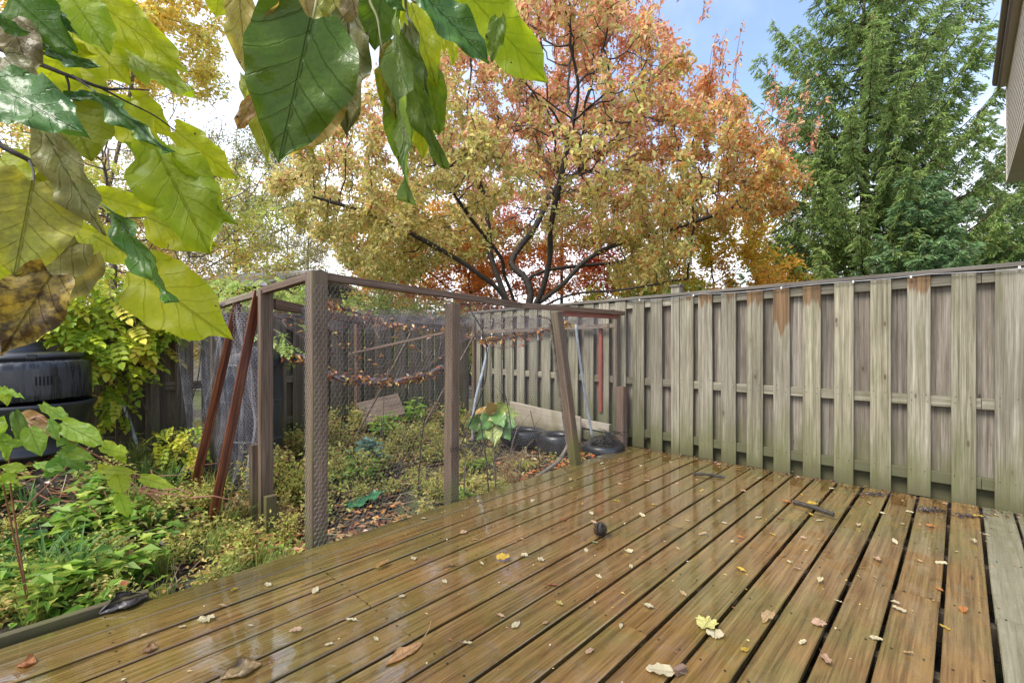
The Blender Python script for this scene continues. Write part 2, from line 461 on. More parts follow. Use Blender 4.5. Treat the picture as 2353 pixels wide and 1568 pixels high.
def deck_material():
    m, n, l, p, out = newmat('wet_deck_wood')
    oi = n.new('ShaderNodeObjectInfo'); t = n.new('ShaderNodeTexCoord'); geo = n.new('ShaderNodeNewGeometry')
    rnd = n.new('ShaderNodeCombineXYZ')
    for i, k in enumerate((53.0, 91.0, 37.0)): l.new(mth(n, l, 'MULTIPLY', oi.outputs['Random'], k), rnd.inputs[i])
    g1 = noise_tex(n, l, vscale(n, l, t.outputs['Object'], (52, 52, 1.15), rnd.outputs[0]), 1.0, 6, .62, .5)
    g2 = noise_tex(n, l, vscale(n, l, t.outputs['Object'], (150, 150, 6), rnd.outputs[0]), 1.0, 3, .6)
    pos = geo.outputs['Position']
    n1 = noise_tex(n, l, pos, 1.5, 6, .62, .3)
    n2 = noise_tex(n, l, vscale(n, l, t.outputs['Object'], (9, 9, 3.2), rnd.outputs[0]), 1.0, 5, .62)
    n3 = noise_tex(n, l, pos, 5.0, 6, .65)
    h = mth(n, l, 'ADD', mth(n, l, 'MULTIPLY', g1, .65), mth(n, l, 'MULTIPLY', g2, .35))
    c = ramp(n, l, h, [(0.34, (.060, .031, .010)), (0.5, (.165, .092, .032)), (0.68, (.275, .168, .065))])
    ol = ramp(n, l, h, [(0.34, (.040, .034, .009)), (0.5, (.112, .094, .026)), (0.68, (.195, .162, .052))])
    c = mixc(n, l, mth(n, l, 'MULTIPLY', mapr(n, l, n1, .42, .62), .68), c, ol)
    c = mixc(n, l, mth(n, l, 'MULTIPLY', mapr(n, l, n2, .55, .72), .7), c, (.21, .125, .040))
    c = mixc(n, l, mth(n, l, 'MULTIPLY', mapr(n, l, n3, .58, .74), .55), c, (.15, .055, .025))
    c = mixc(n, l, mth(n, l, 'MULTIPLY', mapr(n, l, n3, .26, .40, 1, 0), .45), c, (.05, .042, .014))
    # green bloom beside the garden edge
    dt = n.new('ShaderNodeVectorMath'); dt.operation = 'DOT_PRODUCT'; l.new(pos, dt.inputs[0]); dt.inputs[1].default_value = (PX, PY, 0)
    ed = mth(n, l, 'ADD', dt.outputs['Value'], mth(n, l, 'MULTIPLY', mth(n, l, 'SUBTRACT', n1, .5), .8))
    c = mixc(n, l, mth(n, l, 'MULTIPLY', mapr(n, l, ed, -2.65, -2.3, 1, 0), .35), c, (.10, .12, .025))
    tone = mapr(n, l, oi.outputs['Random'], 0, 1, .92, 1.08, smooth=False)
    tn = n.new('ShaderNodeVectorMath'); tn.operation = 'SCALE'; l.new(c, tn.inputs[0]); l.new(tone, tn.inputs['Scale'])
    c = tn.outputs[0]
    so = n.new('ShaderNodeSeparateXYZ'); l.new(oi.outputs['Color'], so.inputs[0])   # two newer pale boards by the house
    grey = ramp(n, l, h, [(0.32, (.11, .10, .06)), (0.5, (.185, .17, .11)), (0.70, (.27, .25, .18))])
    c = mixc(n, l, so.outputs[0], grey, c)
    # knots
    vo = n.new('ShaderNodeTexVoronoi'); vo.inputs['Scale'].default_value = 1.0
    l.new(vscale(n, l, t.outputs['Object'], (7.5, 0, 1.6), rnd.outputs[0]), vo.inputs['Vector'])
    c = mixc(n, l, mapr(n, l, vo.outputs['Distance'], .03, .09, .7, 0.0), c, (.03, .018, .009))
    l.new(c, p.inputs['Base Color'])
    # standing water film: smoother and flatter in patches
    w1 = noise_tex(n, l, pos, 2.1, 4, .55, .2)
    w2 = noise_tex(n, l, pos, 9.0, 5, .6, .3)
    wsum = mth(n, l, 'ADD', mth(n, l, 'MULTIPLY', w1, .6), mth(n, l, 'MULTIPLY', w2, .4))
    wsum = mth(n, l, 'ADD', wsum, mapr(n, l, dt.outputs['Value'], -2.6, -.4, .15, -.035, smooth=False))
    wet = mapr(n, l, wsum, .405, .49)
    l.new(mapr(n, l, wet, 0, 1, .42, .05, smooth=False), p.inputs['Roughness'])
    p.inputs['Specular IOR Level'].default_value = .4
    l.new(mapr(n, l, wet, 0, 1, .12, 1.0, smooth=False), p.inputs['Coat Weight'])
    l.new(mapr(n, l, wet, 0, 1, .28, .03, smooth=False), p.inputs['Coat Roughness'])
    p.inputs['Coat IOR'].default_value = 1.7
    rip = noise_tex(n, l, pos, 16.0, 3, .5, .6)
    b1 = n.new('ShaderNodeBump'); b1.inputs['Distance'].default_value = .006
    l.new(h, b1.inputs['Height']); l.new(mapr(n, l, wet, 0, 1, .45, .05, smooth=False), b1.inputs['Strength'])
    b2 = n.new('ShaderNodeBump'); b2.inputs['Distance'].default_value = .012; b2.inputs['Strength'].default_value = .07
    l.new(rip, b2.inputs['Height']); l.new(b1.outputs[0], b2.inputs['Normal'])
    l.new(b2.outputs[0], p.inputs['Normal']); l.new(b2.outputs[0], p.inputs['Coat Normal'])
    return m
M_deck = deck_material()
M_joist = wood('dark_joist_wood', (.03, .022, .014), (.055, .04, .026), (.09, .07, .045), vary=.2, knots=False)

def ground_material():
    m, n, l, p, out = newmat('garden_soil')
    geo = n.new('ShaderNodeNewGeometry'); pos = geo.outputs['Position']
    a = noise_tex(n, l, pos, 2.2, 6, .65); b = noise_tex(n, l, pos, 28, 5, .7); d = noise_tex(n, l, pos, .8, 4, .6)
    c = ramp(n, l, b, [(0.3, (.012, .010, .010)), (0.55, (.045, .033, .026)), (0.75, (.10, .065, .04))])
    c = mixc(n, l, mth(n, l, 'MULTIPLY', mapr(n, l, a, .46, .62), .6), c, mixc(n, l, b, (.05, .075, .012), (.14, .15, .035)))
    sp = n.new('ShaderNodeSeparateXYZ'); l.new(pos, sp.inputs[0])
    far = mapr(n, l, sp.outputs['Y'], 7.5, 10)
    c = mixc(n, l, far, c, mixc(n, l, b, (.05, .09, .02), (.12, .12, .03)))
    l.new(c, p.inputs['Base Color'])
    l.new(mapr(n, l, a, .35, .6, .35, .85), p.inputs['Roughness'])
    bump(n, l, p, b, .9, .03)
    return m
M_ground = ground_material()

# ------------------------------------------------------------------ ground
GC = np.array([  # u, v, height
    (-2.7, -.6, -.14), (-2.7, .4, -.16), (-2.75, 1.2, -.19), (-2.75, 2.2, -.17), (-2.75, 3.0, -.12), (-2.8, 3.6, -.08), (-2.9, 4.4, -.04),
    (-3.5, 1.2, -.19), (-3.5, .1, -.10), (-3.4, -1.0, -.08), (-3.4, 2.3, -.12), (-3.7, 3.2, -.06), (-3.8, 4.3, .0), (-4.2, 1.2, -.06), (-4.2, 2.6, -.02),
    (-4.6, 4.2, .0), (-4.7, 1.2, .02), (-5.1, 1.6, .10), (-5.1, 2.6, .12), (-5.1, 3.6, .05), (-5.1, .7, .14), (-5.2, .1, .32), (-4.7, .1, .36), (-4.3, .15, .26),
    (-4.0, .2, .06), (-4.6, -.7, .3), (-3.9, -.6, .05), (-5.3, -1.4, .25), (-4.3, .8, .02), (-4.8, .6, .16)])
def gz(u, v):
    u = np.asarray(u, float); v = np.asarray(v, float)
    d2 = (u[..., None] - GC[:, 0]) ** 2 + (v[..., None] - GC[:, 1]) ** 2 + .015
    w = d2 ** -1.6
    z = (w * GC[:, 2]).sum(-1) / w.sum(-1)
    z = z + .018 * np.sin(u * 9 + 1.3 * np.sin(v * 7)) * np.cos(v * 8.3 + u)
    e = np.clip((u + 2.66) / .2, 0, 1); z = z * (1 - e) + (-.34) * e                     # hollow under the deck
    o = np.clip(np.maximum((v - 4.72) / .5, (-5.35 - u) / .5), 0, 1)
    z = z * (1 - o) + (-.05) * o
    return z
def axis(lo, hi, step, far):
    a = list(np.arange(lo, hi + 1e-6, step)); s = step; x = a[-1]; y = a[0]
    up, dn = [], []
    while x < far: s *= 1.35; x += s; up.append(x); y -= s; dn.append(y)
    return np.array(dn[::-1] + a + up)
ua, va = axis(-5.7, -2.2, .06, 600), axis(-2.4, 5.2, .06, 600)
U, V = np.meshgrid(ua, va, indexing='ij')
Z = gz(U, V)
vv = Wn(U.ravel(), V.ravel(), Z.ravel())
nu, nv = len(ua), len(va)
i, j = np.meshgrid(np.arange(nu - 1), np.arange(nv - 1), indexing='ij'); i = i.ravel(); j = j.ravel()
fq = np.stack([i * nv + j, (i + 1) * nv + j, (i + 1) * nv + j + 1, i * nv + j + 1], -1)
tag(link('ground', mesh_np('ground', vv, fq, True), None, M_ground), 'dark garden soil and turf around the deck', kind='structure')

# ------------------------------------------------------------------ deck
deck = Pool()
for v0 in (-1.9, -1.24, -.54, .26, 1.06, 1.7, 2.25, 2.8, 3.5, 4.1, 4.52):
    bv, bf = box_data(.045, .14, 4.15, .004)
    deck.add(np.stack([bv[:, 2] - 2.57, bv[:, 0] + v0, bv[:, 1] - .105], -1), bf)
for uu, vv0, dd in ((-2.545, -2.0, 6.54),):
    bv, bf = box_data(.04, .14, dd, .004)
    deck.add(np.stack([bv[:, 0] + uu, bv[:, 2] + vv0, bv[:, 1] - .105], -1), bf)
deck_o = link('deck', deck.mesh('deck', color=False), None, M_joist)
deck_o.rotation_euler = (0, 0, ROT)
tag(deck_o, 'wet brown wooden deck of wide boards with dark gaps', kind='structure')
edges = [-2.606, -2.453, -2.296, -2.145, -1.995, -1.838, -1.681, -1.520, -1.360, -1.195, -1.036, -.879, -.718, -.556, -.3875, -.227, -.059, .095, .257, .418, .58, .74, .90, 1.06, 1.22, 1.38]
screws = []
for k in range(len(edges) - 1):
    gap = .0145 if k < 9 else .017
    a, b = edges[k] + gap / 2, edges[k + 1] - gap / 2
    joint = {1: 2.25, 2: 1.06, 4: 1.06, 6: 1.06, 3: 2.8, 8: 2.8, 10: 1.7, 12: 2.8, 14: .26, 15: 2.8, 17: 2.8, 7: 3.5, 13: 1.06}.get(k)
    end = 4.575 + random.uniform(-.012, .012)
    runs = [(-2.1, end)] if joint is None else [(-2.1, joint - .0015), (joint + .0015, end)]
    for s, e in runs:
        w = b - a
        bv, bf = box_data(w, .03, e - s, .0035)
        # slight crook and cup so that edges are not ruler-straight
        zz = bv[:, 2] / (e - s)
        bv[:, 0] += .0022 * np.sin(zz * 5 + k * 1.7)
        o = link('plank', mesh_np('plank', bv, bf), deck_o, M_deck)
        # plank's own z runs along the deck's v axis
        o.matrix_local = Matrix.Translation(((a + b) / 2, s, -.015 + random.uniform(-.0015, .0015))) @ Matrix(((1, 0, 0), (0, 0, 1), (0, -1, 0))).to_4x4()
        o.color = (0, 0, 0, 1) if k in (17, 18) else (1, 1, 1, 1)
    for vj in (-.54, .26, 1.06, 1.7, 2.25, 2.8, 3.5, 4.1, 4.52):
        for du in (.03, -.03):
            screws.append(((a + du if du > 0 else b + du), vj))
sp = Pool()
th = np.arange(6) * np.pi / 3
for su, sv in screws:
    r0 = .0045
    sp.add(np.array([(su + r0 * math.cos(x), sv + r0 * math.sin(x), .0022) for x in th]), np.arange(6)[None])
tag(link('screw', sp.mesh('screw', color=False), deck_o, plain('dark_screw', (.03, .025, .02), .5, metal=.5)), kind='stuff')
# the border timber beside the deck's near corner
g0 = W(-2.70, -.6, -.05); g1 = W(-2.665, .42, -.035)
tag(beam('edging_board', g0, g1, .035, .11, M_post, jit=.002), 'short grey-brown edging board beside the near left deck edge', 'board')

# ------------------------------------------------------------------ right-hand fence
def cap_z(u): return 1.660 + .0205 * u
FU = np.array([-2.303, -1.985, -1.793, -1.582, -1.354, -1.134, -.911, -.688, -.452, -.227, .012, .233])
fr = list(FU) + [.233 + .222 * k for k in range(1, 7)]
lf = [-2.512 - .213 * k for k in range(0, 13)]
fence = empty('board_fence', rz=ROT, label='long weathered grey board fence running behind the deck to the corner', cat='fence')
stains = {-1.793: .075, -1.582: .05, -1.354: .13, -1.134: .36, -.911: .20, -.688: 0, -.227: .08, -1.985: .03}
def fence_board(par, u0, v0, w, z0, z1, mat, th=.019, name='board', stain=9.0):
    bv, bf = box_data(w, th, z1 - z0, .0025, .0012)
    o = link(name, mesh_np(name, bv, bf), par, mat)
    o.location = (u0, v0, z0)
    o.rotation_euler = (0, random.uniform(-.0035, .0035), random.uniform(-.01, .01))
    o.color = (stain, 0, 0, 1)
    return o
for u0 in lf[::-1] + fr:
    w = .131 + random.uniform(-.004, .006)
    top = cap_z(u0) - .036
    z0 = random.uniform(-.02, .0) - (.04 if u0 < -2.6 else 0)
    st = [v for k, v in stains.items() if abs(k - u0) < .01]
    fence_board(fence, u0, 4.615 + random.uniform(-.002, .003), w, z0, top, M_fence, stain=(top - st[0]) if st and st[0] > 0 else 9.0)
bk = sorted(lf[::-1] + fr)
for a, b in zip(bk[:-1], bk[1:]):
    c = (a + b) / 2
    fence_board(fence, c, 4.683 + random.uniform(-.002, .003), (b - a) - .055, .10, cap_z(c) - .036, M_fence_back)
for zt, h_, nm, mt in ((-.045, .075, 'top_rail', M_fence), (None, .075, 'middle_rail', M_fence), (None, .08, 'bottom_rail', M_fence_low)):
    for (a, b) in ((-5.2, -3.6), (-3.597, -2.12), (-2.02, .1), (.104, 1.7)):
        if nm == 'top_rail': za, zb = cap_z(a) - .045 - .04, cap_z(b) - .045 - .04
        elif nm == 'middle_rail': za = zb = .70
        else: za = zb = .148
        o = beam(nm, (a, 4.649, za), (b, 4.649, zb), .038 if False else h_, .044, mt, fence, up=Vector((0, 1, 0)))
        o.color = (9, 0, 0, 1)
o = beam('kickboard', (-2.45, 4.70, .03), (1.7, 4.70, .03), .14, .02, M_fence_low, fence, up=Vector((0, 1, 0)))
o.color = (9, 0, 0, 1)
o = beam('kickboard', (-5.2, 4.70, .0), (-2.453, 4.70, .0), .14, .02, M_fence_low, fence, up=Vector((0, 1, 0)))
o.color = (9, 0, 0, 1)
for a, b in ((-5.25, -3.2), (-3.197, -1.1), (-1.097, .75), (.753, 1.75)):
    beam('cap_board', (a, 4.655, cap_z(a) - .016), (b, 4.655, cap_z(b) - .016), .03, .125, M_cap, fence, up=Vector((0, 1, 0)))
o = beam('post', (-2.10, 4.655, -.2), (-2.10, 4.655, cap_z(-2.1) + .065), .088, .088, M_fence, fence); o.color = (9, 0, 0, 1)
beam('post_cap', (-2.10, 4.655, cap_z(-2.1) + .0655), (-2.10, 4.655, cap_z(-2.1) + .085), .112, .112, M_cap, fence)
for pu in (-4.3, .35):
    o = beam('post', (pu, 4.75, -.2), (pu, 4.75, cap_z(pu) - .04), .088, .088, M_fence, fence); o.color = (9, 0, 0, 1)
nails = Pool()
for u0 in lf[::-1] + fr:
    for zz in (cap_z(u0) - .07, .75, .70, .18):
        for s in (-.04, .04):
            x0 = u0 + s + random.uniform(-.008, .008); z0 = zz + random.uniform(-.01, .01)
            nails.add(np.array([(x0 + .0038 * math.cos(x), 4.6035, z0 + .0038 * math.sin(x)) for x in th]), np.arange(6)[None])
tag(link('nail_head', nails.mesh('nail_head', color=False), fence, plain('rusty_nail', (.03, .022, .018), .7)), kind='stuff')

cable = empty('cable', rz=ROT, label='thin grey cable clipped along the top of the board fence', cat='cable')
pts = []
for k in range(60):
    uu = -2.62 + k * .072
    sag = .008 * math.sin(uu * 5.1) + .012 * math.sin(uu * 2.3 + 1)
    pts.append((uu, 4.584 + .003 * math.sin(uu * 9), cap_z(uu) - .034 - abs(sag)))
pv, pf = polytube(pts, .0035, 6)
link('wire', mesh_np('wire', pv, pf, True), cable, M_cable)
for uu in (-2.48, -1.13, -.62, -.27, .28, -1.9, .8):
    bv, bf = box_data(.012, .012, .018, .002)
    o = link('clip', mesh_np('clip', bv, bf), cable, M_white); o.location = (uu, 4.583, cap_z(uu) - .05)

# ------------------------------------------------------------------ back fence behind the garden
back = empty('board_fence', rz=ROT, label='old dark brown fence behind the enclosure and the composter', cat='fence')
vs = np.arange(-2.3, 4.6, .212)
def btop(v): return 1.33 + .022 * v
for k, v0 in enumerate(vs):
    bv, bf = box_data(.019, .14, btop(v0) - .02, .0025, .0015)
    o = link('board', mesh_np('board', bv, bf), back, M_fence_old)
    o.location = (-5.24, v0, .05 + random.uniform(0, .03)); o.color = (9, 0, 0, 1); o.rotation_euler = (random.uniform(-.006, .006), 0, 0)
    if k in (16,):
        continue
    bv, bf = box_data(.019, .125, btop(v0) - .04, .0025, .0015)
    o = link('board', mesh_np('board', bv, bf), back, M_fence_old)
    o.location = (-5.305, v0 + .106, .05); o.color = (9, 0, 0, 1)
for z0 in (.28, .72, 1.22):
    o = beam('rail', (-5.272, -2.3, z0), (-5.272, 4.6, z0 + .12 * (z0 > 1)), .04, .075, M_fence_old, back, up=Vector((0, 0, 1))); o.color = (9, 0, 0, 1)
for v0 in (-1.6, .85, 3.1):
    o = beam('post', (-5.19, v0, -.1), (-5.19, v0, 1.40), .09, .09, M_fence_old, back); o.color = (9, 0, 0, 1)
beam('cap_board', (-5.27, -2.3, 1.31), (-5.27, 4.6, 1.46), .11, .03, M_cap, back, up=Vector((0, 0, 1)))

# ------------------------------------------------------------------ chicken wire enclosure
def honeycomb(w, h, a):
    """edges of a wire honeycomb over a w x h sheet, 2-D"""
    rows = int(h / (a * .87)) + 1; cols = int(w / a) + 1
    P, Q = [], []
    b = a * .58
    I, J = np.meshgrid(np.arange(cols), np.arange(rows), indexing='ij')
    cx = (I + .5 * (J % 2)).ravel() * a; cy = (J * 1.5 * b).ravel()
    l0 = np.stack([cx - a / 2, cy - b / 2], -1); l1 = np.stack([cx - a / 2, cy + b / 2], -1)
    t = np.stack([cx, cy + b], -1); r1 = np.stack([cx + a / 2, cy + b / 2], -1)
    P = np.concatenate([l0, l1, t]); Q = np.concatenate([l1, t, r1])
    k = (P[:, 0] >= 0) & (Q[:, 0] <= w) & (P[:, 1] >= 0) & (Q[:, 1] <= h) & (P[:, 1] <= h) & (Q[:, 1] >= 0)
    return P[k], Q[k]

enc = empty('garden_enclosure', label='wooden post frame covered in chicken wire over the vegetable bed', cat='enclosure')
def eb(name, a, b, w, d, mat, **k):
    return beam(name, W(*a), W(*b), w, d, mat, enc, up=k.pop('up', W(0, 1, 0)), **k)
eb('post', (-2.665, 1.19, -.3), (-2.665, 1.19, 1.535), .092, .092, M_post, jit=.001)
eb('post', (-3.49, 1.20, -.3), (-3.49, 1.20, 1.485), .055, .085, M_post, jit=.002)
eb('post', (-2.66, 2.165, -.3), (-2.64, 2.165, 1.405), .085, .075, M_post, jit=.002)
eb('post', (-2.57, 3.575, -.10), (-2.72, 3.47, 1.40), .075, .085, M_post, jit=.002)
eb('stub_post', (-3.555, 1.165, -.3), (-3.555, 1.165, .42), .05, .08, M_post)
eb('stub_post', (-3.40, 1.20, -.3), (-3.40, 1.20, .09), .05, .07, M_post)
eb('post', (-2.66, 4.53, -.2), (-2.66, 4.53, .64), .085, .085, M_red)
eb('post', (-2.75, 4.56, -.2), (-2.75, 4.56, 1.46), .05, .06, M_fence_old)
eb('post', (-5.08, 2.75, -.1), (-5.08, 2.75, 1.38), .06, .06, M_red)
eb('post', (-4.95, 4.45, -.1), (-4.95, 4.45, 1.42), .04, .05, M_red)
eb('post', (-4.62, 1.19, -.1), (-4.62, 1.19, 1.42), .06, .07, M_fence_old)
up = Vector((0, 0, 1))
eb('rail', (-2.665, 1.24, 1.51), (-2.66, 2.9, 1.432), .042, .045, M_red, up=up, jit=.002)
eb('rail', (-2.66, 2.903, 1.432), (-2.66, 4.56, 1.432), .042, .045, M_red, up=up, jit=.002)
eb('rail', (-2.715, 1.19, 1.512), (-3.52, 1.195, 1.482), .05, .045, M_red, up=up, jit=.002)
eb('rail', (-3.523, 1.195, 1.475), (-4.62, 1.19, 1.43), .05, .045, M_fence_old, up=up, jit=.003)
eb('rail', (-3.50, 1.25, 1.40), (-5.05, 2.75, 1.36), .05, .07, M_red, up=up)
eb('rail', (-2.70, 3.52, 1.393), (-2.70, 4.50, 1.393), .03, .05, M_pinkred, up=up)
eb('rail', (-2.75, 4.545, 1.30), (-5.1, 4.545, 1.25), .035, .05, M_fence_old, up=up)
eb('painted_slat', (-2.97, 4.59, .33), (-2.97, 4.59, 1.32), .045, .018, M_pinkred)
eb('prop_stick', (-4.25, 3.0, .1), (-4.0, 3.6, 1.2), .016, .02, M_twig)
eb('prop_stick', (-4.7, 2.55, .15), (-4.3, 2.95, 1.22), .02, .018, M_twig)
eb('cross_stick', (-4.6, 2.4, 1.0), (-3.9, 3.1, 1.22), .025, .02, M_red)
eb('prop_stick', (-2.85, 3.85, -.05), (-2.82, 3.5, 1.3), .03, .03, M_bark_g)

def wire_sheet(name, fn, w, h, a, r, mat, ns=3, label=None):
    p, q = honeycomb(w, h, a)
    A, B = fn(p), fn(q)
    v, f = tubes(A, B, r, r, ns)
    o = link(name, mesh_np(name, v, f), enc, mat)
    if label: tag(o, label)
    return o
wv = lambda x, y, a: .012 * np.sin(x * 6.1 + a) * np.cos(y * 5 + a) + .004 * np.sin(x * 31 + y * 17)
wire_sheet('wire_panel', lambda p: Wn(-2.607 + wv(p[:, 0], p[:, 1], 0) * np.clip((p[:, 0] - .12) * 4, 0, 1), 1.15 + p[:, 0], -.06 + p[:, 1] * (1.0 - .015 * p[:, 0])), 3.4, 1.52, .027, .00042, M_wire, label='galvanised chicken wire stretched between the deck posts')
wire_sheet('wire_panel', lambda p: Wn(-2.625 - p[:, 0], 1.139 + 0 * p[:, 0], -.05 + p[:, 1]), .10, 1.5, .027, .00055, M_wire)
# crumpled net on the left side
def crumple(p, k):
    x, y = p[:, 0], p[:, 1]
    bel = .07 * np.sin(y * 2.6 + k) * np.sin(x * 3.1 + k) + .03 * np.sin(x * 19 + 1.6 * np.sin(y * 2.2 + k) + k * 3) + .014 * np.sin(x * 47 + 2.5 * np.sin(y * 3.1 + x * 4)) + .01 * np.sin(y * 13 + x * 9 + k)
    return Wn(-3.62 - x * (1 - .10 * np.sin(y * 2.0)), 1.16 + bel + .10 * k * .3, .02 + y + .03 * np.sin(x * 9 + k))
for k in range(3):
    wire_sheet('side_net', lambda p: crumple(p, k * 1.7 + .4), 1.12, 1.36, .022, .0007, M_netpale if k == 0 else M_net, label='pale crumpled bird netting hung over the side')
wire_sheet('side_net', lambda p: Wn(-4.72 + .05 * np.sin(p[:, 1] * 5), .98 + p[:, 0] * .5 + .06 * np.sin(p[:, 0] * 22 + p[:, 1] * 3), .05 + p[:, 1]), .7, 1.3, .022, .0009, M_netpale)
# sagging net roof
def roof_z(u, v):
    s = (u + 5.08) / 2.42; t = (v - 1.2) / 3.35
    s = np.clip(s, 0, 1); t = np.clip(t, 0, 1)
    edge = 1.39 + .10 * s * (1 - t) + .03 * np.cos(t * 9)
    sag = .62 * np.exp(-((s - .50) / .22) ** 2 - ((t - .36) / .24) ** 2) + .33 * np.exp(-((s - .55) / .30) ** 2 - ((t - .80) / .13) ** 2)
    sag = sag * np.clip(np.minimum.reduce([s, 1 - s]) * 7, 0, 1) * np.clip(np.minimum(t, 1 - t) * 9, 0, 1)
    return edge - sag - .05 * np.sin(np.pi * s) * np.sin(np.pi * t) + .008 * np.sin(u * 24 + 4 * np.sin(v * 5))
for k in range(1):
    wire_sheet('roof_net', lambda p: Wn(-5.08 + p[:, 0] + .02 * k, 1.2 + p[:, 1] + .013 * k, roof_z(-5.08 + p[:, 0], 1.2 + p[:, 1]) + .006 * k), 2.42, 3.35, .038, .00055, M_net, label='dark bird netting sagging over the top under fallen leaves')
# edge of the door opening: bunched net rolled into dark ropes
def rope(pts, r, parent, mat, name='net_rope'):
    P = smooth_path(pts, 8)
    s = Pool()
    for k in range(4):
        q = [p + Vector((math.sin(i * .9 + k * 1.6), math.cos(i * .8 + k * 1.6), math.sin(i * 1.1 + k))) * r * .7 for i, p in enumerate(P)]
        v, f = polytube(q, r * .45, 4); s.add(v, f)
    return link(name, s.mesh(name, color=False), parent, mat)
rope_pts = [at(622, 822, 4.3), at(700, 826, 4.25), at(745, 858, 4.25), at(820, 872, 4.35), at(900, 878, 4.5), at(960, 868, 4.7), at(1022, 845, 4.9)]
rope(rope_pts, .038, enc, M_net)
rope_b = [at(1110, 785, 4.75), at(1150, 778, 4.8), at(1210, 768, 4.75), at(1275, 752, 4.6), at(1300, 742, 4.55)]
rope(rope_b, .010, enc, M_net)
rope_c = [at(730, 690, 3.6), at(800, 712, 3.9), at(870, 738, 4.3), at(930, 752, 4.6), at(1030, 758, 4.9)]
rope(rope_c, .010, enc, M_net)
def gather(p, k):
    x, y = p[:, 0] / 2.9, p[:, 1]
    a, b = W(-3.75, 1.55), W(-2.85, 4.45)
    off = .07 * np.sin(x * 23 + 3 * np.sin(x * 9 + k)) * y * 4 + .02 * np.sin(x * 90 + y * 30 + k)
    z = 1.405 - .03 * x - y * (1 + .35 * np.sin(x * 13 + k)) + .015 * np.sin(x * 31 + k)
    return np.stack([a.x + (b.x - a.x) * x + off * PX, a.y + (b.y - a.y) * x + off * PY, z], -1)
for k in range(3):
    wire_sheet('gathered_net', lambda p: gather(p, k * 2.1), 2.9, .15, .017, .0007, M_net if k else M_netpale)
rope_d = [at(490, 702, 4.0), at(560, 684, 3.6), at(600, 668, 3.35)]
rope(rope_d, .018, enc, M_net)
autumn = np.array([(.50, .20, .055), (.40, .13, .04), (.55, .30, .09), (.25, .09, .035), (.60, .40, .13), (.16, .07, .035)])
def litter_along(pts, n, spread, size):
    P = np.array([tuple(p) for p in smooth_path(pts, 10)])
    i = rng.integers(0, len(P), n)
    c = P[i] + rng.normal(size=(n, 3)) * spread
    return leaves(c, rng.uniform(size * .6, size * 1.3, n), jitter_col(autumn[rng.integers(0, 6, n)], n, .3), up=.4, aspect=.6, droop=.2)
pl = Pool()
pl.add(*litter_along(rope_pts, 700, np.array([.035, .035, .016]), .05))
pl.add(*litter_along(rope_b, 170, np.array([.02, .02, .012]), .05))
pl.add(*litter_along(rope_c, 170, np.array([.03, .03, .012]), .055))
n = 420
uu = rng.uniform(-5.0, -2.7, n); vv_ = rng.uniform(1.3, 4.5, n); zz = roof_z(uu, vv_)
keep = rng.random(n) < np.clip((1.42 - zz) * 2.2, .10, 1)
c = Wn(uu, vv_, zz + .012)[keep]
pl.add(*leaves(c, rng.uniform(.035, .07, len(c)), jitter_col(autumn[rng.integers(0, 6, len(c))], len(c), .3), up=1.2, aspect=.6, droop=.05))
tag(link('caught_leaves', pl.mesh('caught_leaves'), enc, M_litter), kind='stuff')
# twigs caught on the net
tw = Pool()
for k in range(70):
    a = np.array([rng.uniform(-4.9, -2.9), rng.uniform(1.6, 4.3)]); d = rng.uniform(-.35, .35, 2); m_ = a + d * .5 + rng.uniform(-.06, .06, 2); b = a + d
    P = [W(x, y, float(roof_z(x, y)) + .012) for x, y in (a, m_, b)]
    v, f = polytube(smooth_path(P, 3), rng.uniform(.0015, .004), 4); tw.add(v, f)
tag(link('caught_twigs', tw.mesh('caught_twigs', color=False), enc, M_twig), kind='stuff')

def single_beam(name, p0, p1, w, d, mat, label, cat, **k):
    return tag(beam(name, p0, p1, w, d, mat, **k), label, cat)
# red-brown bars leaning on the side rail
def angle_bar(p0, p1, label, face):
    root = empty('leaning_bar', p0, label=label, cat='bar')
    p0 = Vector(p0); p1 = Vector(p1); d = p1 - p0
    a = beam('flange', Vector((0, 0, 0)), d, .018, .06, M_metalrust, root, up=face)
    a = beam('flange', W(-.028, .02, 0), d + W(-.028, .02, 0), .036, .02, M_metalrust, root, up=face)
    return root
angle_bar(at(478, 1247, 3.10), at(594, 668, 3.33), 'nearer varnished red-brown bar leaning on the enclosure rail', W(0, 1, 0))
angle_bar(at(432, 1182, 3.42), at(546, 696, 3.62), 'farther, thinner varnished red-brown bar leaning beside its twin', W(0, 1, 0))

# pipes
def pipe(name, pts, r, mat, label, cat):
    v, f = polytube(smooth_path(pts, 6), r, 10)
    return tag(link(name, mesh_np(name, v, f, True), None, mat), label, cat)
pipe('plastic_pipe', [W(-3.98, 3.55, .0), at(1090, 930, 5.35), at(1112, 840, 5.4), at(1122, 788, 5.45)], .017, M_pvc, 'bent grey plastic pipe standing behind the variegated hosta', 'pipe')
pipe('plastic_pipe', [at(1360, 1002, 4.85), at(1348, 930, 4.8), at(1335, 850, 4.75), at(1322, 745, 4.7)], .013, M_pvc, 'thin pale blue pipe rising out of the nearest tyre', 'pipe')
pipe('plastic_pipe', [at(322, 1046, 4.0), at(308, 1000, 4.02), at(292, 950, 4.05), at(278, 905, 4.1)], .014, M_pvc, 'short blue-grey pipe leaning on the creeper-covered fence', 'pipe')

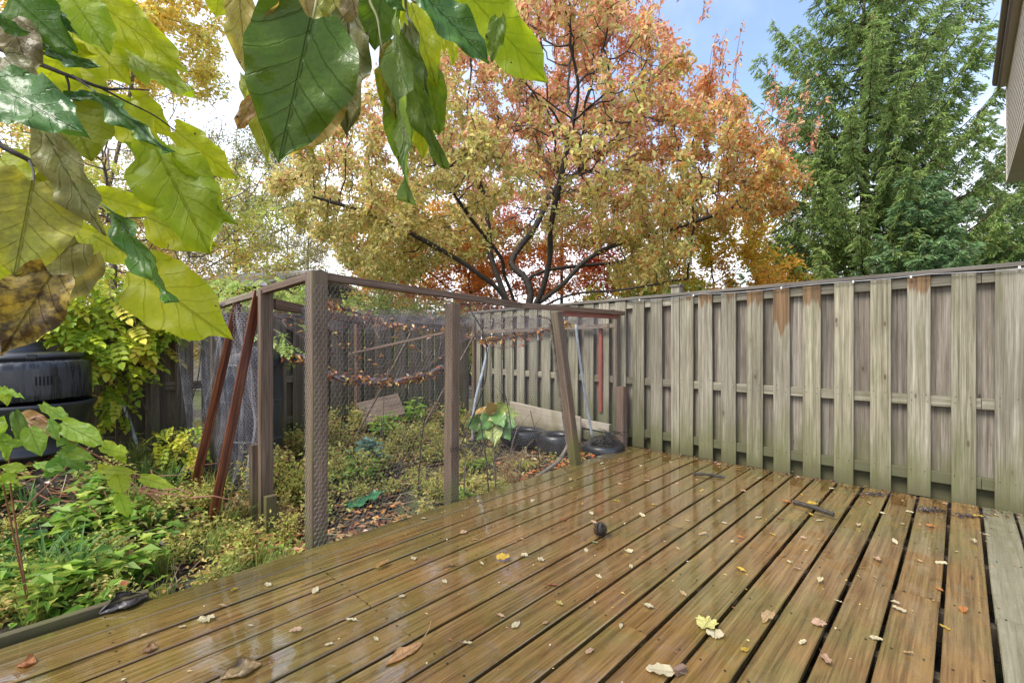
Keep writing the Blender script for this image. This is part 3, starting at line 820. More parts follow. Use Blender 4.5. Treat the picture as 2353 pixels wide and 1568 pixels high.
# boards in the enclosure
tag(beam('plywood_sheet', W(-4.25, 4.46, .20), W(-3.12, 4.42, .13), .30, .018, M_ply, up=W(0, 1, .12), jit=.003), 'pale plywood sheet leaning at the foot of the fence behind the tyres', 'board')
tag(beam('timber', W(-3.6, 4.50, .08), W(-2.82, 4.50, .06), .07, .10, M_fence, up=up), 'lower grey timber lying along the fence beside the tyres', 'timber').color = (9, 0, 0, 1)
tag(beam('timber', W(-3.3, 4.52, .19), W(-2.80, 4.52, .17), .05, .09, M_ply, up=up), 'upper pale timber stacked on the grey one by the fence', 'timber')
tag(beam('old_board', at(828, 950, 5.3), at(922, 926, 5.5), .30, .02, M_post, up=W(1, .2, .9), jit=.004), 'wet brown board tilted against the back fence', 'board')

def lathe(profile, ns=40, cx=0, cy=0):
    P = np.array(profile); th = np.arange(ns) * 2 * np.pi / ns
    v = np.stack([P[:, None, 0] * np.cos(th)[None], P[:, None, 0] * np.sin(th)[None], np.repeat(P[:, 1:2], ns, 1)], -1).reshape(-1, 3)
    n = len(P); k = np.arange(ns); q = []
    for i in range(n - 1):
        q.append(np.stack([i * ns + k, i * ns + (k + 1) % ns, (i + 1) * ns + (k + 1) % ns, (i + 1) * ns + k], -1))
    return v, np.concatenate(q)
def tyre(x, y, Y, r, hgt, label, tilt=(0, 0)):
    c = at(x, y, Y)
    root = empty('tyre_planter', (c.x, c.y, c.z - hgt / 2), label=label, cat='tyre', group='black tyres sunk in the bed')
    root.rotation_euler = (tilt[0], tilt[1], 0)
    pr = [(r * .62, hgt * .15), (r * .74, 0), (r * .93, .01 * 0 + hgt * .04), (r, hgt * .22), (r, hgt * .72), (r * .965, hgt * .9), (r * .87, hgt), (r * .72, hgt * .97), (r * .60, hgt * .86), (r * .585, hgt * .8), (r * .62, hgt * .6), (r * .8, hgt * .4)]
    v, f = lathe(pr, 44)
    link('rubber_body', mesh_np('rubber_body', v, f, True), root, M_rubber)
    tp = Pool()
    for k in range(40):
        a = k * 2 * math.pi / 40
        bv, bf = box_data(.012, r * .10, hgt * .42, .002)
        Mx = Matrix.Rotation(a, 3, 'Z')
        tp.add(np.array([tuple(Mx @ Vector((x_[1] + r * .965, x_[0], x_[2] + hgt * .27))) for x_ in bv]), bf)
    link('tread', tp.mesh('tread', color=False), root, M_rubber)
    v, f = lathe([(0.0, hgt * .62), (r * .35, hgt * .66), (r * .64, hgt * .6)], 24)
    link('soil', mesh_np('soil', v, f, True), root, M_ground)
    return root
tyre(1387, 1034, 4.98, .215, .17, 'black tyre lying nearest the deck corner, full of twigs', (.05, -.03))
tyre(1281, 1016, 5.02, .20, .19, 'black tyre right behind the slanted post')
tyre(1204, 1002, 5.35, .27, .17, 'black tyre behind the hosta, farthest from the deck', (-.04, .05))
tyre(1098, 985, 5.9, .20, .17, 'black tyre half hidden behind the weeds left of the hosta')

# dark barrel behind the side net
root = empty('water_barrel', W(-4.60, 1.47, -.05), label='dark blue-grey barrel wrapped in the crumpled side net', cat='barrel')
v, f = lathe([(.20, 0), (.235, .03), (.25, .3), (.255, .62), (.25, .95), (.235, 1.06), (.16, 1.12), (.0, 1.14)], 32)
M_barrel = plain('slate_blue_plastic', (.035, .045, .06), .4, nz=(.02, .026, .036), nscale=4)
link('body', mesh_np('body', v, f, True), root, M_barrel)
for z0 in (.32, .66, .97):
    v, f = lathe([(.25, z0 - .018), (.266, z0), (.25, z0 + .018)], 32); link('hoop', mesh_np('hoop', v, f, True), root, M_barrel)

# ------------------------------------------------------------------ composter
def streaky():
    m, n, l, p, out = newmat('streaked_black_plastic')
    t = n.new('ShaderNodeTexCoord')
    a = noise_tex(n, l, vscale(n, l, t.outputs['Object'], (48, 48, 4)), 1.0, 4, .6, .8)
    b = noise_tex(n, l, t.outputs['Object'], 6, 4, .6)
    l.new(mixc(n, l, mapr(n, l, a, .45, .60), (.018, .019, .023), mixc(n, l, b, (.032, .034, .040), (.058, .06, .068))), p.inputs['Base Color'])
    l.new(mapr(n, l, a, .42, .62, .22, .5), p.inputs['Roughness'])
    return m
M_streak = streaky()
bc = Vector((-3.40, 3.30, .37))
comp = empty('composter', bc, label='black plastic composter with a tilted upper ring and round lid', cat='composter')
def part_lathe(name, prof, par, mat=M_black, tilt=(0, 0), loc=(0, 0, 0), ns=64):
    v, f = lathe(prof, ns); o = link(name, mesh_np(name, v, f, True), par, mat); o.rotation_euler = (tilt[0], tilt[1], 0); o.location = loc; return o
part_lathe('base_bin', [(.30, 0), (.315, .0), (.318, .02), (.285, .04), (.30, .10), (.36, .28), (.375, .31), (.385, .33), (.385, .345), (.37, .35), (.35, .33), (.33, .28), (.27, .1)], comp)
ring = part_lathe('upper_ring', [(.33, .0), (.352, -.004), (.362, .006), (.364, .05), (.366, .20), (.362, .235), (.345, .258), (.31, .265), (.30, .258), (.33, .23), (.345, .18), (.335, .05)], comp, M_streak, tilt=(.0, -.045), loc=(-.01, 0, .362))
part_lathe('lid', [(.0, .055), (.10, .056), (.22, .05), (.285, .038), (.30, .03), (.31, .0), (.30, -.01)], comp, tilt=(0, -.045), loc=(-.03, 0, .632))
part_lathe('lid_rim', [(.30, .0), (.325, .002), (.33, .012), (.318, .03), (.30, .036), (.288, .036)], comp, tilt=(0, -.045), loc=(-.03, 0, .636))
part_lathe('knob', [(.135, .0), (.13, .03), (.115, .05), (.12, .062), (.105, .085), (.05, .095), (.0, .097)], comp, tilt=(0, -.045), loc=(-.03, 0, .685), ns=40)
for k in range(7):
    a = R(-166 + k * 2.6)
    bv, bf = box_data(.009, .006, .075, .001)
    o = link('vent_slot', mesh_np('vent_slot', bv, bf), ring, plain('slot_shadow', (.004, .004, .005), .9) if k == 0 else bpy.data.materials['slot_shadow'])
    o.rotation_euler = (0, R(8), a + R(90)); o.location = (.3655 * math.cos(a), .3655 * math.sin(a), .09)
for k in range(5):
    a = R(-34 + k * 3)
    bv, bf = box_data(.008, .006, .06, .001)
    o = link('vent_slot', mesh_np('vent_slot', bv, bf), ring, bpy.data.materials['slot_shadow'])
    o.rotation_euler = (0, 0, a + R(90)); o.location = (.3655 * math.cos(a), .3655 * math.sin(a), .10)
for k in range(3):
    a = R(-110 + k * 75); bv, bf = box_data(.05, .03, .03, .004)
    o = link('lid_lug', mesh_np('lid_lug', bv, bf), comp, M_black); o.rotation_euler = (0, 0, a + R(90)); o.location = (-.03 + .315 * math.cos(a), .315 * math.sin(a), .652)

# ------------------------------------------------------------------ neighbour's house, upper storey
M_siding = plain('beige_siding', (.74, .68, .57), .6, nz=(.70, .64, .54), nscale=3)
M_soffit = plain('tan_soffit', (.62, .53, .43), .7, nz=(.57, .49, .39), nscale=3)
M_gutter = plain('brown_gutter', (.20, .15, .14), .4, nz=(.18, .13, .125), nscale=3)
hc = at(2311, 421, 8.0)
hu, hv = hc.x * PX + hc.y * PY, hc.x * DX + hc.y * DY
house = empty('house', W(hu, hv, 0), ROT, label='neighbouring house with beige lap siding and brown gutter, cut by the frame edge', cat='house')
hz = hc.z
def hbox(name, x0, x1, y0, y1, z0, z1, mat, par=house):
    bv, bf = box_data(x1 - x0, y1 - y0, z1 - z0, .004)
    o = link(name, mesh_np(name, bv, bf), par, mat); o.location = ((x0 + x1) / 2, (y0 + y1) / 2, z0); return o
hbox('wall', .03, 4.0, -5.0, -.03, hz + .02, hz + 1.655, M_siding)
hbox('ground_floor_wall', 1.2, 4.0, -5.0, -1.2, -.1, hz - .003, M_siding)
hbox('soffit', .0, 4.0, -5.0, .0, hz, hz + .018, M_soffit)
k = 0
zz = hz + .022
while zz < hz + 1.60:
    o = hbox('siding_board', .006, .028, -4.9, -.10, zz, zz + .098, M_siding); o.rotation_euler = (0, R(3.2), 0)
    zz += .1015
hbox('corner_trim', -.004, .09, -.094, .004, hz + .02, hz + 1.655, M_siding)
hbox('eave', -.075, 4.2, -5.2, .06, hz + 1.66, hz + 1.69, M_soffit)
hbox('fascia', -.105, -.078, -5.2, .06, hz + 1.61, hz + 1.85, M_gutter)
gp = Pool(); pr = [(-.045, 0), (-.06, -.03), (-.055, -.09), (-.02, -.115), (.0, -.115), (.0, 0)]
gv = np.array([(x - .108, y, z + hz + 1.82) for y in (-5.2, .06) for x, z in pr])
gp.add(gv, np.array([(i, i + 1, i + 7, i + 6) for i in range(5)])); gp.add(gv, [np.array([(0, 1, 2, 3, 4, 5), (11, 10, 9, 8, 7, 6)])])
link('gutter', gp.mesh('gutter', color=False), house, M_gutter)
rv = np.array([(-.12, -5.25, hz + 1.86), (-.12, .1, hz + 1.86), (4.2, .1, hz + 3.6), (4.2, -5.25, hz + 3.6)])
rv = np.concatenate([rv, rv + np.array([0, 0, .05])])
link('roof', mesh_np('roof', rv, [np.array([(0, 1, 2, 3), (7, 6, 5, 4), (0, 4, 5, 1), (1, 5, 6, 2), (2, 6, 7, 3), (3, 7, 4, 0)])]), house, plain('grey_shingle', (.14, .13, .13), .9, nscale=40))

# shed roof beyond the back fence
sc_ = at(520, 640, 11.0)
shed = empty('shed', (sc_.x, sc_.y, 0), R(-18), label='low grey roofed shed beyond the back fence', cat='shed')
def sbox(name, x0, x1, y0, y1, z0, z1, mat):
    bv, bf = box_data(x1 - x0, y1 - y0, z1 - z0, .01); o = link(name, mesh_np(name, bv, bf), shed, mat); o.location = ((x0 + x1) / 2, (y0 + y1) / 2, z0); return o
sbox('wall', -1.7, 1.2, .0, 3.0, -.05, 2.25, plain('tan_block_wall', (.42, .36, .28), .8))
rv = np.array([(-2.1, -.4, 2.3), (1.6, -.4, 2.3), (1.4, 1.5, 2.85), (-1.9, 1.5, 2.85), (1.6, 3.4, 2.3), (-2.1, 3.4, 2.3)])
rv = np.concatenate([rv, rv + np.array([0, 0, .07])])
link('roof', mesh_np('roof', rv, [np.array([(0, 1, 2, 3), (3, 2, 4, 5), (9, 8, 7, 6), (11, 10, 8, 9), (0, 6, 7, 1), (1, 7, 8, 2), (2, 8, 10, 4), (4, 10, 11, 5), (5, 11, 9, 3), (3, 9, 6, 0)])]), shed, plain('grey_shed_roof', (.36, .35, .34), .8, nz=(.25, .25, .25), nscale=14))

# ------------------------------------------------------------------ trees
def colonize(att, nodes, parents, step, kill, infl, iters=120, bias=(0, 0, 0), maxn=9000):
    nodes = [np.asarray(x, float) for x in nodes]; parents = list(parents)
    att = np.asarray(att, float); bias = np.asarray(bias, float)
    P = np.array(nodes)
    d = np.linalg.norm(att[:, None] - P[None], axis=2)
    near = d.argmin(1); nd = d.min(1)
    for it in range(iters):
        act = nd < infl
        if not act.any() or len(nodes) > maxn: break
        ids = near[act]; vec = att[act] - P[ids]
        vec /= np.maximum(np.linalg.norm(vec, axis=1, keepdims=True), 1e-6)
        acc = np.zeros((len(P), 3)); np.add.at(acc, ids, vec)
        g = np.unique(ids)
        dr = acc[g]; dr /= np.maximum(np.linalg.norm(dr, axis=1, keepdims=True), 1e-6)
        dr = dr + bias + rng.normal(size=dr.shape) * .16
        dr /= np.linalg.norm(dr, axis=1, keepdims=True)
        new = P[g] + dr * step
        base = len(P)
        P = np.concatenate([P, new]); parents += list(g)
        dn = np.linalg.norm(att[:, None] - new[None], axis=2)
        j = dn.argmin(1); m = dn[np.arange(len(att)), j]
        b = m < nd; near[b] = base + j[b]; nd[b] = m[b]
        keep = nd > kill
        if keep.all() and it > iters * .8: break
        att = att[keep]; near = near[keep]; nd = nd[keep]
        if len(att) == 0: break
        nodes = P
    return P, np.array(parents)

def radii(P, par, tip, ex=2.3, cap=None):
    n = len(P); s = np.zeros(n)
    for i in range(n - 1, -1, -1):
        if s[i] == 0: s[i] = tip ** ex
        if par[i] >= 0: s[par[i]] += s[i]
    r = s ** (1 / ex)
    return np.minimum(r, cap) if cap else r

def skeleton(limbs, step):
    """limbs: list of (parent_limb_index or None, fraction, [points])"""
    nodes, par, ends = [], [], []
    for pi, pts in limbs:
        P = smooth_path(pts, 6)
        if pi is None: prev = -1
        else:
            first = P[0]; prev = min(range(len(nodes)), key=lambda i: (nodes[i] - first).length if i in ends_of[pi] else 1e9) if False else min(range(len(nodes)), key=lambda i: (nodes[i] - first).length)
        for q in P:
            if prev >= 0 and (nodes[prev] - q).length < step * .6: continue
            nodes.append(q); par.append(prev); prev = len(nodes) - 1
    return nodes, par

def tree(name, P, par, rad, bark, parent_label, cat, leafv, group=None, leafmatl=None, extra=None, ns_big=8):
    base = P[0]
    root = empty(name, tuple(base), label=parent_label, cat=cat, group=group)
    k = par >= 0
    a, b = P[par[k]], P[k]
    rb = rad[k]; ra = np.minimum(rad[par[k]], rb * 1.6)
    big = rb > .03
    tp = Pool()
    if big.any():
        v, f = tubes(a[big] - base, b[big] - base, ra[big], rb[big], ns_big); tp.add(v, f)
    v, f = tubes(a[~big] - base, b[~big] - base, ra[~big], rb[~big], 4); tp.add(v, f)
    link('trunk', tp.mesh('trunk', smooth=True, color=False), root, bark)
    if leafv is not None:
        v, f, c = leafv
        link('crown', mesh_np('crown', v - base, f, False, c), root, leafmatl or M_foliage)
    return root

def envelope(n, fn, lo, hi, r=rng):
    out = []
    while len(out) < n:
        p = r.uniform(lo, hi, (n * 2, 3)); k = fn(p); out.extend(p[k])
    return np.array(out[:n])

def twig_leaves(P, par, rad, thr, n, jit, size, colfn, up=.5, droop=.3, aspect=.55, fold=.18, top_axis=None):
    idx = np.where(rad < thr)[0]
    i = rng.choice(idx, n)
    t = rng.random((n, 1))
    c = P[i] * t + P[np.maximum(par[i], 0)] * (1 - t) + rng.normal(size=(n, 3)) * jit
    s = rng.uniform(size * .65, size * 1.3, n)
    return leaves(c, s, colfn(c), up=up, droop=droop, aspect=aspect, fold=fold, axis=top_axis)

def palette_fn(cols, scale=.8, amt=.28, seed=0):
    cols = np.array(cols)
    r = np.random.default_rng(seed)
    ph = r.uniform(0, 6.28, (3, len(cols)))
    k = r.normal(size=(3, len(cols))) / scale
    def fn(c):
        s = np.sin(c[:, 0:1] * k[0] + ph[0]) + np.sin(c[:, 1:2] * k[1] + ph[1]) + np.sin(c[:, 2:3] * k[2] + ph[2]) + rng.normal(size=(len(c), len(cols))) * 1.1
        return jitter_col(cols[s.argmax(1)], len(c), amt)
    return fn

# --- the big autumn tree
YT = 9.6
def T(x, y, dy=0.0): return at(x, y, YT + dy)
base = Vector((.15, YT + .1, -.1))
limbs = [
    (None, [base, Vector((.14, YT + .05, .8)), T(1185, 745)]),
    (0, [T(1185, 745), T(1150, 672, -.1), T(1098, 628, -.3), T(1045, 592, -.5), T(960, 545, -.9), T(850, 492, -1.3), T(720, 452, -1.6)]),
    (0, [T(1185, 745), T(1160, 680, .2), T(1128, 590, .3), T(1122, 530, .4), T(1112, 450, .5), T(1085, 385, .6)]),
    (0, [T(1185, 745), T(1180, 690, -.1), T(1158, 630, -.5), T(1150, 590, -.8), T(1080, 500, -1.5), T(1000, 380, -2.2)]),
    (0, [T(1185, 745), T(1218, 690, 0), T(1208, 640, .1), T(1175, 600, .3), T(1230, 520, .7), T(1270, 440, 1.2), T(1330, 395, 1.5)]),
    (0, [T(1185, 745), T(1232, 700, .1), T(1290, 655, .2), T(1350, 595, .2), T(1440, 552, .1), T(1560, 520, -.2), T(1680, 480, -.4)]),
    (0, [T(1185, 745), T(1235, 690, -.2), T(1262, 600, -.5), T(1265, 520, -.9), T(1290, 400, -1.3), T(1320, 260, -1.6)]),
    (0, [T(1185, 745), T(1245, 705, -.1), T(1320, 675, -.4), T(1430, 665, -.9), T(1580, 640, -1.4)]),
    (0, [T(1208, 640, .1), T(1260, 620, 0), T(1340, 610, .6), T(1450, 600, 1.3)]),
]
nodes, par0 = skeleton(limbs, .16)
cc = np.array([.55, YT + .1, 5.15]); cr = np.array([5.35, 3.6, 3.65])
def env_main(p):
    q = (p - cc) / cr
    d = (q ** 2).sum(1)
    lumpy = 1 + .12 * np.sin(p[:, 0] * 2.1 + p[:, 2]) + .10 * np.sin(p[:, 2] * 2.7 + p[:, 1] * 1.7)
    ok = d < lumpy
    ok &= ~((p[:, 2] < 3.3) & (np.abs(p[:, 0] - .2) < 2.2))          # open heart over the fork
    ok &= ~((p[:, 0] > 3.2) & (p[:, 2] < 3.5))
    ok &= p[:, 2] > 2.1 + .25 * np.abs(p[:, 0] - .2) * 0
    ok &= rng.random(len(p)) < np.clip(d * 1.35 - .1, .18, 1)
    xp = 1176 + 1087 * p[:, 0] / p[:, 1]; yp = 779 - 1087 * (p[:, 2] - EYE) / p[:, 1]
    ok &= yp > 30 + (xp - 1500) * 1.05
    ok &= yp > 345 - (xp - 640) * .80
    ok &= ~((p[:, 0] < -2.5) & (p[:, 2] > 7.0 + (p[:, 0] + 2.5) * 1.1))
    return ok
att = envelope(2600, env_main, cc - cr * 1.15, cc + cr * 1.15)
P, par = colonize(att, nodes, par0, .17, .24, 2.2, 90, bias=(0, 0, .12))
# upright whips at the crown's top
rad = radii(P, par, .0062, 2.35, .095)
cols_main = np.array([(.84, .46, .28), (.80, .34, .20), (.70, .61, .24), (.84, .62, .32), (.44, .16, .09), (.60, .58, .21), (.86, .40, .11), (.82, .65, .18), (.40, .50, .13)])
def col_main(c):
    n = len(c)
    x = (c[:, 0] - cc[0]) / cr[0]; z = (c[:, 2] - cc[2]) / cr[2]
    nz = np.sin(c[:, 0] * 1.9 + 2 * np.sin(c[:, 2] * 1.3)) * .5 + np.sin(c[:, 2] * 2.6 + c[:, 1] * 1.4) * .5
    w = np.zeros((n, 9))
    w[:, 0] = 1.5 + z * 1.9; w[:, 1] = .30 + z * 1.0; w[:, 3] = .35 + .3 * z + .3 * nz
    w[:, 2] = 1.7 - x * 1.0 - z * .9; w[:, 5] = 1.2 - x * .9 - z * 1.1 + .3 * nz
    w[:, 4] = .22 + .25 * nz; w[:, 6] = .1 + x * 1.5 - z * .2; w[:, 7] = .3 + x * .3 - z * .6 + .3 * nz; w[:, 8] = -.1 - z * .6 - .4 * nz
    w = np.clip(w, .02, None); w = w ** 1.6; w /= w.sum(1, keepdims=True)
    pick = (rng.random((n, 1)) > np.cumsum(w, 1)).sum(1).clip(0, 8)
    return jitter_col(cols_main[pick], n, .28)
keep_ = ((P - np.array([1.0, YT, 4.75])) / np.array([1.55, 9, 1.25])) ** 2
dd_ = (((P - cc) / cr) ** 2).sum(1)
rad_l = np.where((keep_.sum(1) < 1) & (rng.random(len(P)) < .6), 1.0, rad)
rad_l = np.where((dd_ < .42) & (rng.random(len(P)) < .4), 1.0, rad_l)
rad_l = np.where((P[:, 1] < YT - .9) & (P[:, 2] < 6.2) & (np.abs(P[:, 0] - .8) < 3.4) & (rng.random(len(P)) < .2), 1.0, rad_l)
lv = twig_leaves(P, par, rad_l, .011, 96000, .085, .100, col_main, up=.1, droop=.5, aspect=.52)
main_tree = tree('autumn_tree', P, par, rad, M_bark, 'large spreading tree with orange and tan leaves and forked dark trunk behind the fence corner', 'tree', lv)
# long leafy shoots standing out of the top and right side
n_s = 150
sp_ = []; lc = []
for k in range(n_s):
    a = rng.uniform(-.55, 1.0)
    x0 = cc[0] + cr[0] * (.0 + a * .92); q = max(0.0, 1 - ((x0 - cc[0]) / cr[0]) ** 2)
    z0 = cc[2] + cr[2] * math.sqrt(q) * rng.uniform(.86, 1.0); y0 = cc[1] + rng.uniform(-1.6, 1.6)
    z0 = min(z0, 7.75 - max(0, x0 - 2.5) * 1.12); L = rng.uniform(.3, .75); lean = rng.uniform(-.1, .3) + a * .15
    pts = [(x0, y0, z0 - .3), (x0 + lean * .4, y0, z0 + L * .4), (x0 + lean, y0 + rng.uniform(-.1, .1), z0 + L)]
    sp_.append(polytube(smooth_path(pts, 3), [.007, .007, .006, .005, .004, .003, .003][:len(smooth_path(pts, 3))], 3))
    m = 22; t = rng.uniform(.1, 1, (m, 1))
    lc.append(np.array(pts[0])[None] * (1 - t) + np.array(pts[2])[None] * t + rng.normal(size=(m, 3)) * .03)
s = Pool()
for v, f in sp_: s.add(v - np.array(main_tree.location), f)
tag(link('shoots', s.mesh('shoots', color=False), main_tree, M_bark), kind='stuff')
lc = np.concatenate(lc); n = len(lc)
v, f, c = leaves(lc, rng.uniform(.07, .12, n), jitter_col(cols_main[rng.choice([0, 1, 3, 4], n, p=[.4, .3, .2, .1])], n, .25), up=0, droop=.55, aspect=.42)
link('shoot_leaves', mesh_np('shoot_leaves', v - np.array(main_tree.location), f, False, c), main_tree, M_foliage)

def simple_tree(name, x, Y, ztop, zlow, rx, ry, n_att, n_leaf, lsize, cols, label, bark=M_bark_g, seed=0, trunk_r=.12, tip=.006, thr=.012, cat='tree', up=.2, droop=.4, kill=.35, step=.24, jit=.12, lean=0.0, group=None, vbias=.12, base_z=-.1, aspect=.55, stems=1, infl=2.5, colscale=.8):
    X = (x - 1176) / 1087 * Y
    c0 = np.array([X, Y, (ztop + zlow) / 2]); r0 = np.array([rx, ry, (ztop - zlow) / 2])
    rr = np.random.default_rng(seed + 11)
    ph = rr.uniform(0, 6, 3)
    def env(p):
        q = (p - c0) / r0; d = (q ** 2).sum(1)
        lump = 1 + .18 * np.sin(p[:, 0] * 2.3 + ph[0]) + .16 * np.sin(p[:, 2] * 2.5 + ph[1]) + .1 * np.sin(p[:, 1] * 3 + ph[2])
        return (d < lump) & (rng.random(len(p)) < np.clip(.25 + d, 0, 1))
    att = envelope(n_att, env, c0 - r0 * 1.2, c0 + r0 * 1.2)
    limbs = []
    for s_ in range(stems):
        ox = (s_ - (stems - 1) / 2) * .35 * (stems > 1)
        limbs.append((None if s_ == 0 else 0, [(X - lean, Y, base_z), (X - lean * .6 + ox * .6, Y + ox * .3, zlow * .45), (X + ox * 1.5, Y + ox, zlow + (ztop - zlow) * .12), (X + ox * 2.6, Y - ox, zlow + (ztop - zlow) * (.45 if stems == 1 else .55))]))
    nd, pr = skeleton(limbs, step * .8)
    P, par = colonize(att, nd, pr, step, kill, infl, 90, bias=(0, 0, vbias))
    rad = radii(P, par, tip, 2.3, trunk_r)
    lv = twig_leaves(P, par, rad, thr, n_leaf, jit, lsize, palette_fn(cols, colscale, seed=seed), up=up, droop=droop, aspect=aspect) if n_leaf else None
    return tree(name, P, par, rad, bark, label, cat, lv, group, ns_big=6)

Yel = [(.85, .68, .14), (.85, .72, .22), (.82, .58, .10), (.70, .66, .16)]
simple_tree('yellow_maple', 300, 12.0, 10.8, 7.0, 2.3, 2.2, 420, 13000, .13, Yel, 'tall golden yellow maple rising behind the big hanging leaves at upper left', M_bark_g, 1, lean=1.6, up=.4)
simple_tree('willow', 540, 14.0, 7.6, 1.6, 3.0, 2.4, 1300, 30000, .10, [(.50, .54, .20), (.58, .56, .26), (.42, .48, .20), (.62, .54, .26)], 'pale green thin-leaved tree with fine twigs between the hanging leaf clusters', M_bark_g, 2, up=0, droop=.7, aspect=.28, kill=.28, step=.2, jit=.10, tip=.005)
simple_tree('bare_tree', 260, 9.5, 6.9, 1.6, 3.0, 1.9, 900, 2200, .06, [(.55, .35, .14), (.62, .45, .16)], 'nearly bare brown-twigged tree behind the left leaf cluster', M_twig, 3, kill=.24, step=.18, tip=.0055, thr=.012, vbias=.05)
simple_tree('slender_tree', 660, 17.0, 6.8, 2.0, 2.4, 1.6, 420, 4200, .10, [(.80, .66, .24), (.68, .62, .26)], 'slender yellowing tree in the far gap left of the autumn tree', M_bark_g, 4, stems=3, up=.1, tip=.007)
simple_tree('yellow_tree', 950, 14.5, 6.0, 1.3, 2.7, 2.5, 600, 13000, .125, [(.85, .66, .16), (.82, .48, .13), (.62, .58, .16), (.85, .56, .14)], 'yellow and orange tree low behind the left limbs of the autumn tree', M_bark, 5, up=.4)
simple_tree('red_tree', 1290, 15.5, 9.6, 3.4, 3.3, 2.4, 620, 17000, .12, [(.78, .30, .20), (.80, .42, .32), (.68, .22, .15), (.78, .50, .34)], 'pinkish red tree seen through the heart of the autumn tree', M_bark, 6, up=.3)
simple_tree('scarlet_shrub', 1390, 12.8, 3.9, 1.0, .95, .8, 200, 5200, .09, [(.85, .12, .10), (.80, .22, .12), (.85, .38, .12)], 'scarlet shrub glowing behind the fence between trunk and tall post', M_bark, 7, up=.4)
simple_tree('orange_shrub', 1080, 12.4, 4.3, .8, 3.3, 1.0, 480, 19000, .10, [(.85, .38, .10), (.85, .52, .13), (.78, .32, .10), (.80, .62, .15)], 'orange shrub behind the fence just left of the forked trunk', M_bark, 8, up=.4)
simple_tree('golden_tree', 1640, 12.3, 4.8, .8, 2.6, 1.5, 560, 19000, .105, [(.87, .70, .10), (.85, .60, .10), (.68, .68, .12), (.86, .48, .10)], 'golden yellow tree low behind the fence left of the spruce', M_bark, 9, up=.5)
simple_tree('green_shrub', 1500, 11.2, 2.75, .4, 1.9, .8, 260, 9000, .085, [(.48, .56, .10), (.72, .68, .12), (.34, .46, .09)], 'yellow-green shrub directly behind the tall fence post', M_bark, 10, up=.5)
simple_tree('green_shrub', 900, 9.6, 2.15, .2, 2.3, .9, 260, 9000, .09, [(.46, .56, .14), (.62, .64, .18), (.32, .46, .11)], 'light green shrub behind the enclosure net', M_bark, 11, up=.6)
simple_tree('pale_tree', 430, 10.5, 5.3, .7, 2.7, 1.0, 480, 11000, .09, [(.60, .66, .17), (.74, .68, .20), (.80, .58, .18)], 'pale green and yellow tree over the composter fence', M_bark_g, 12, up=.5)
simple_tree('far_tree', 60, 11.0, 6.5, .8, 3.2, 1.5, 500, 14000, .11, [(.76, .64, .16), (.80, .52, .16), (.55, .58, .15)], 'mixed yellow and orange tree behind the leftmost leaves', M_bark_g, 13, up=.4)

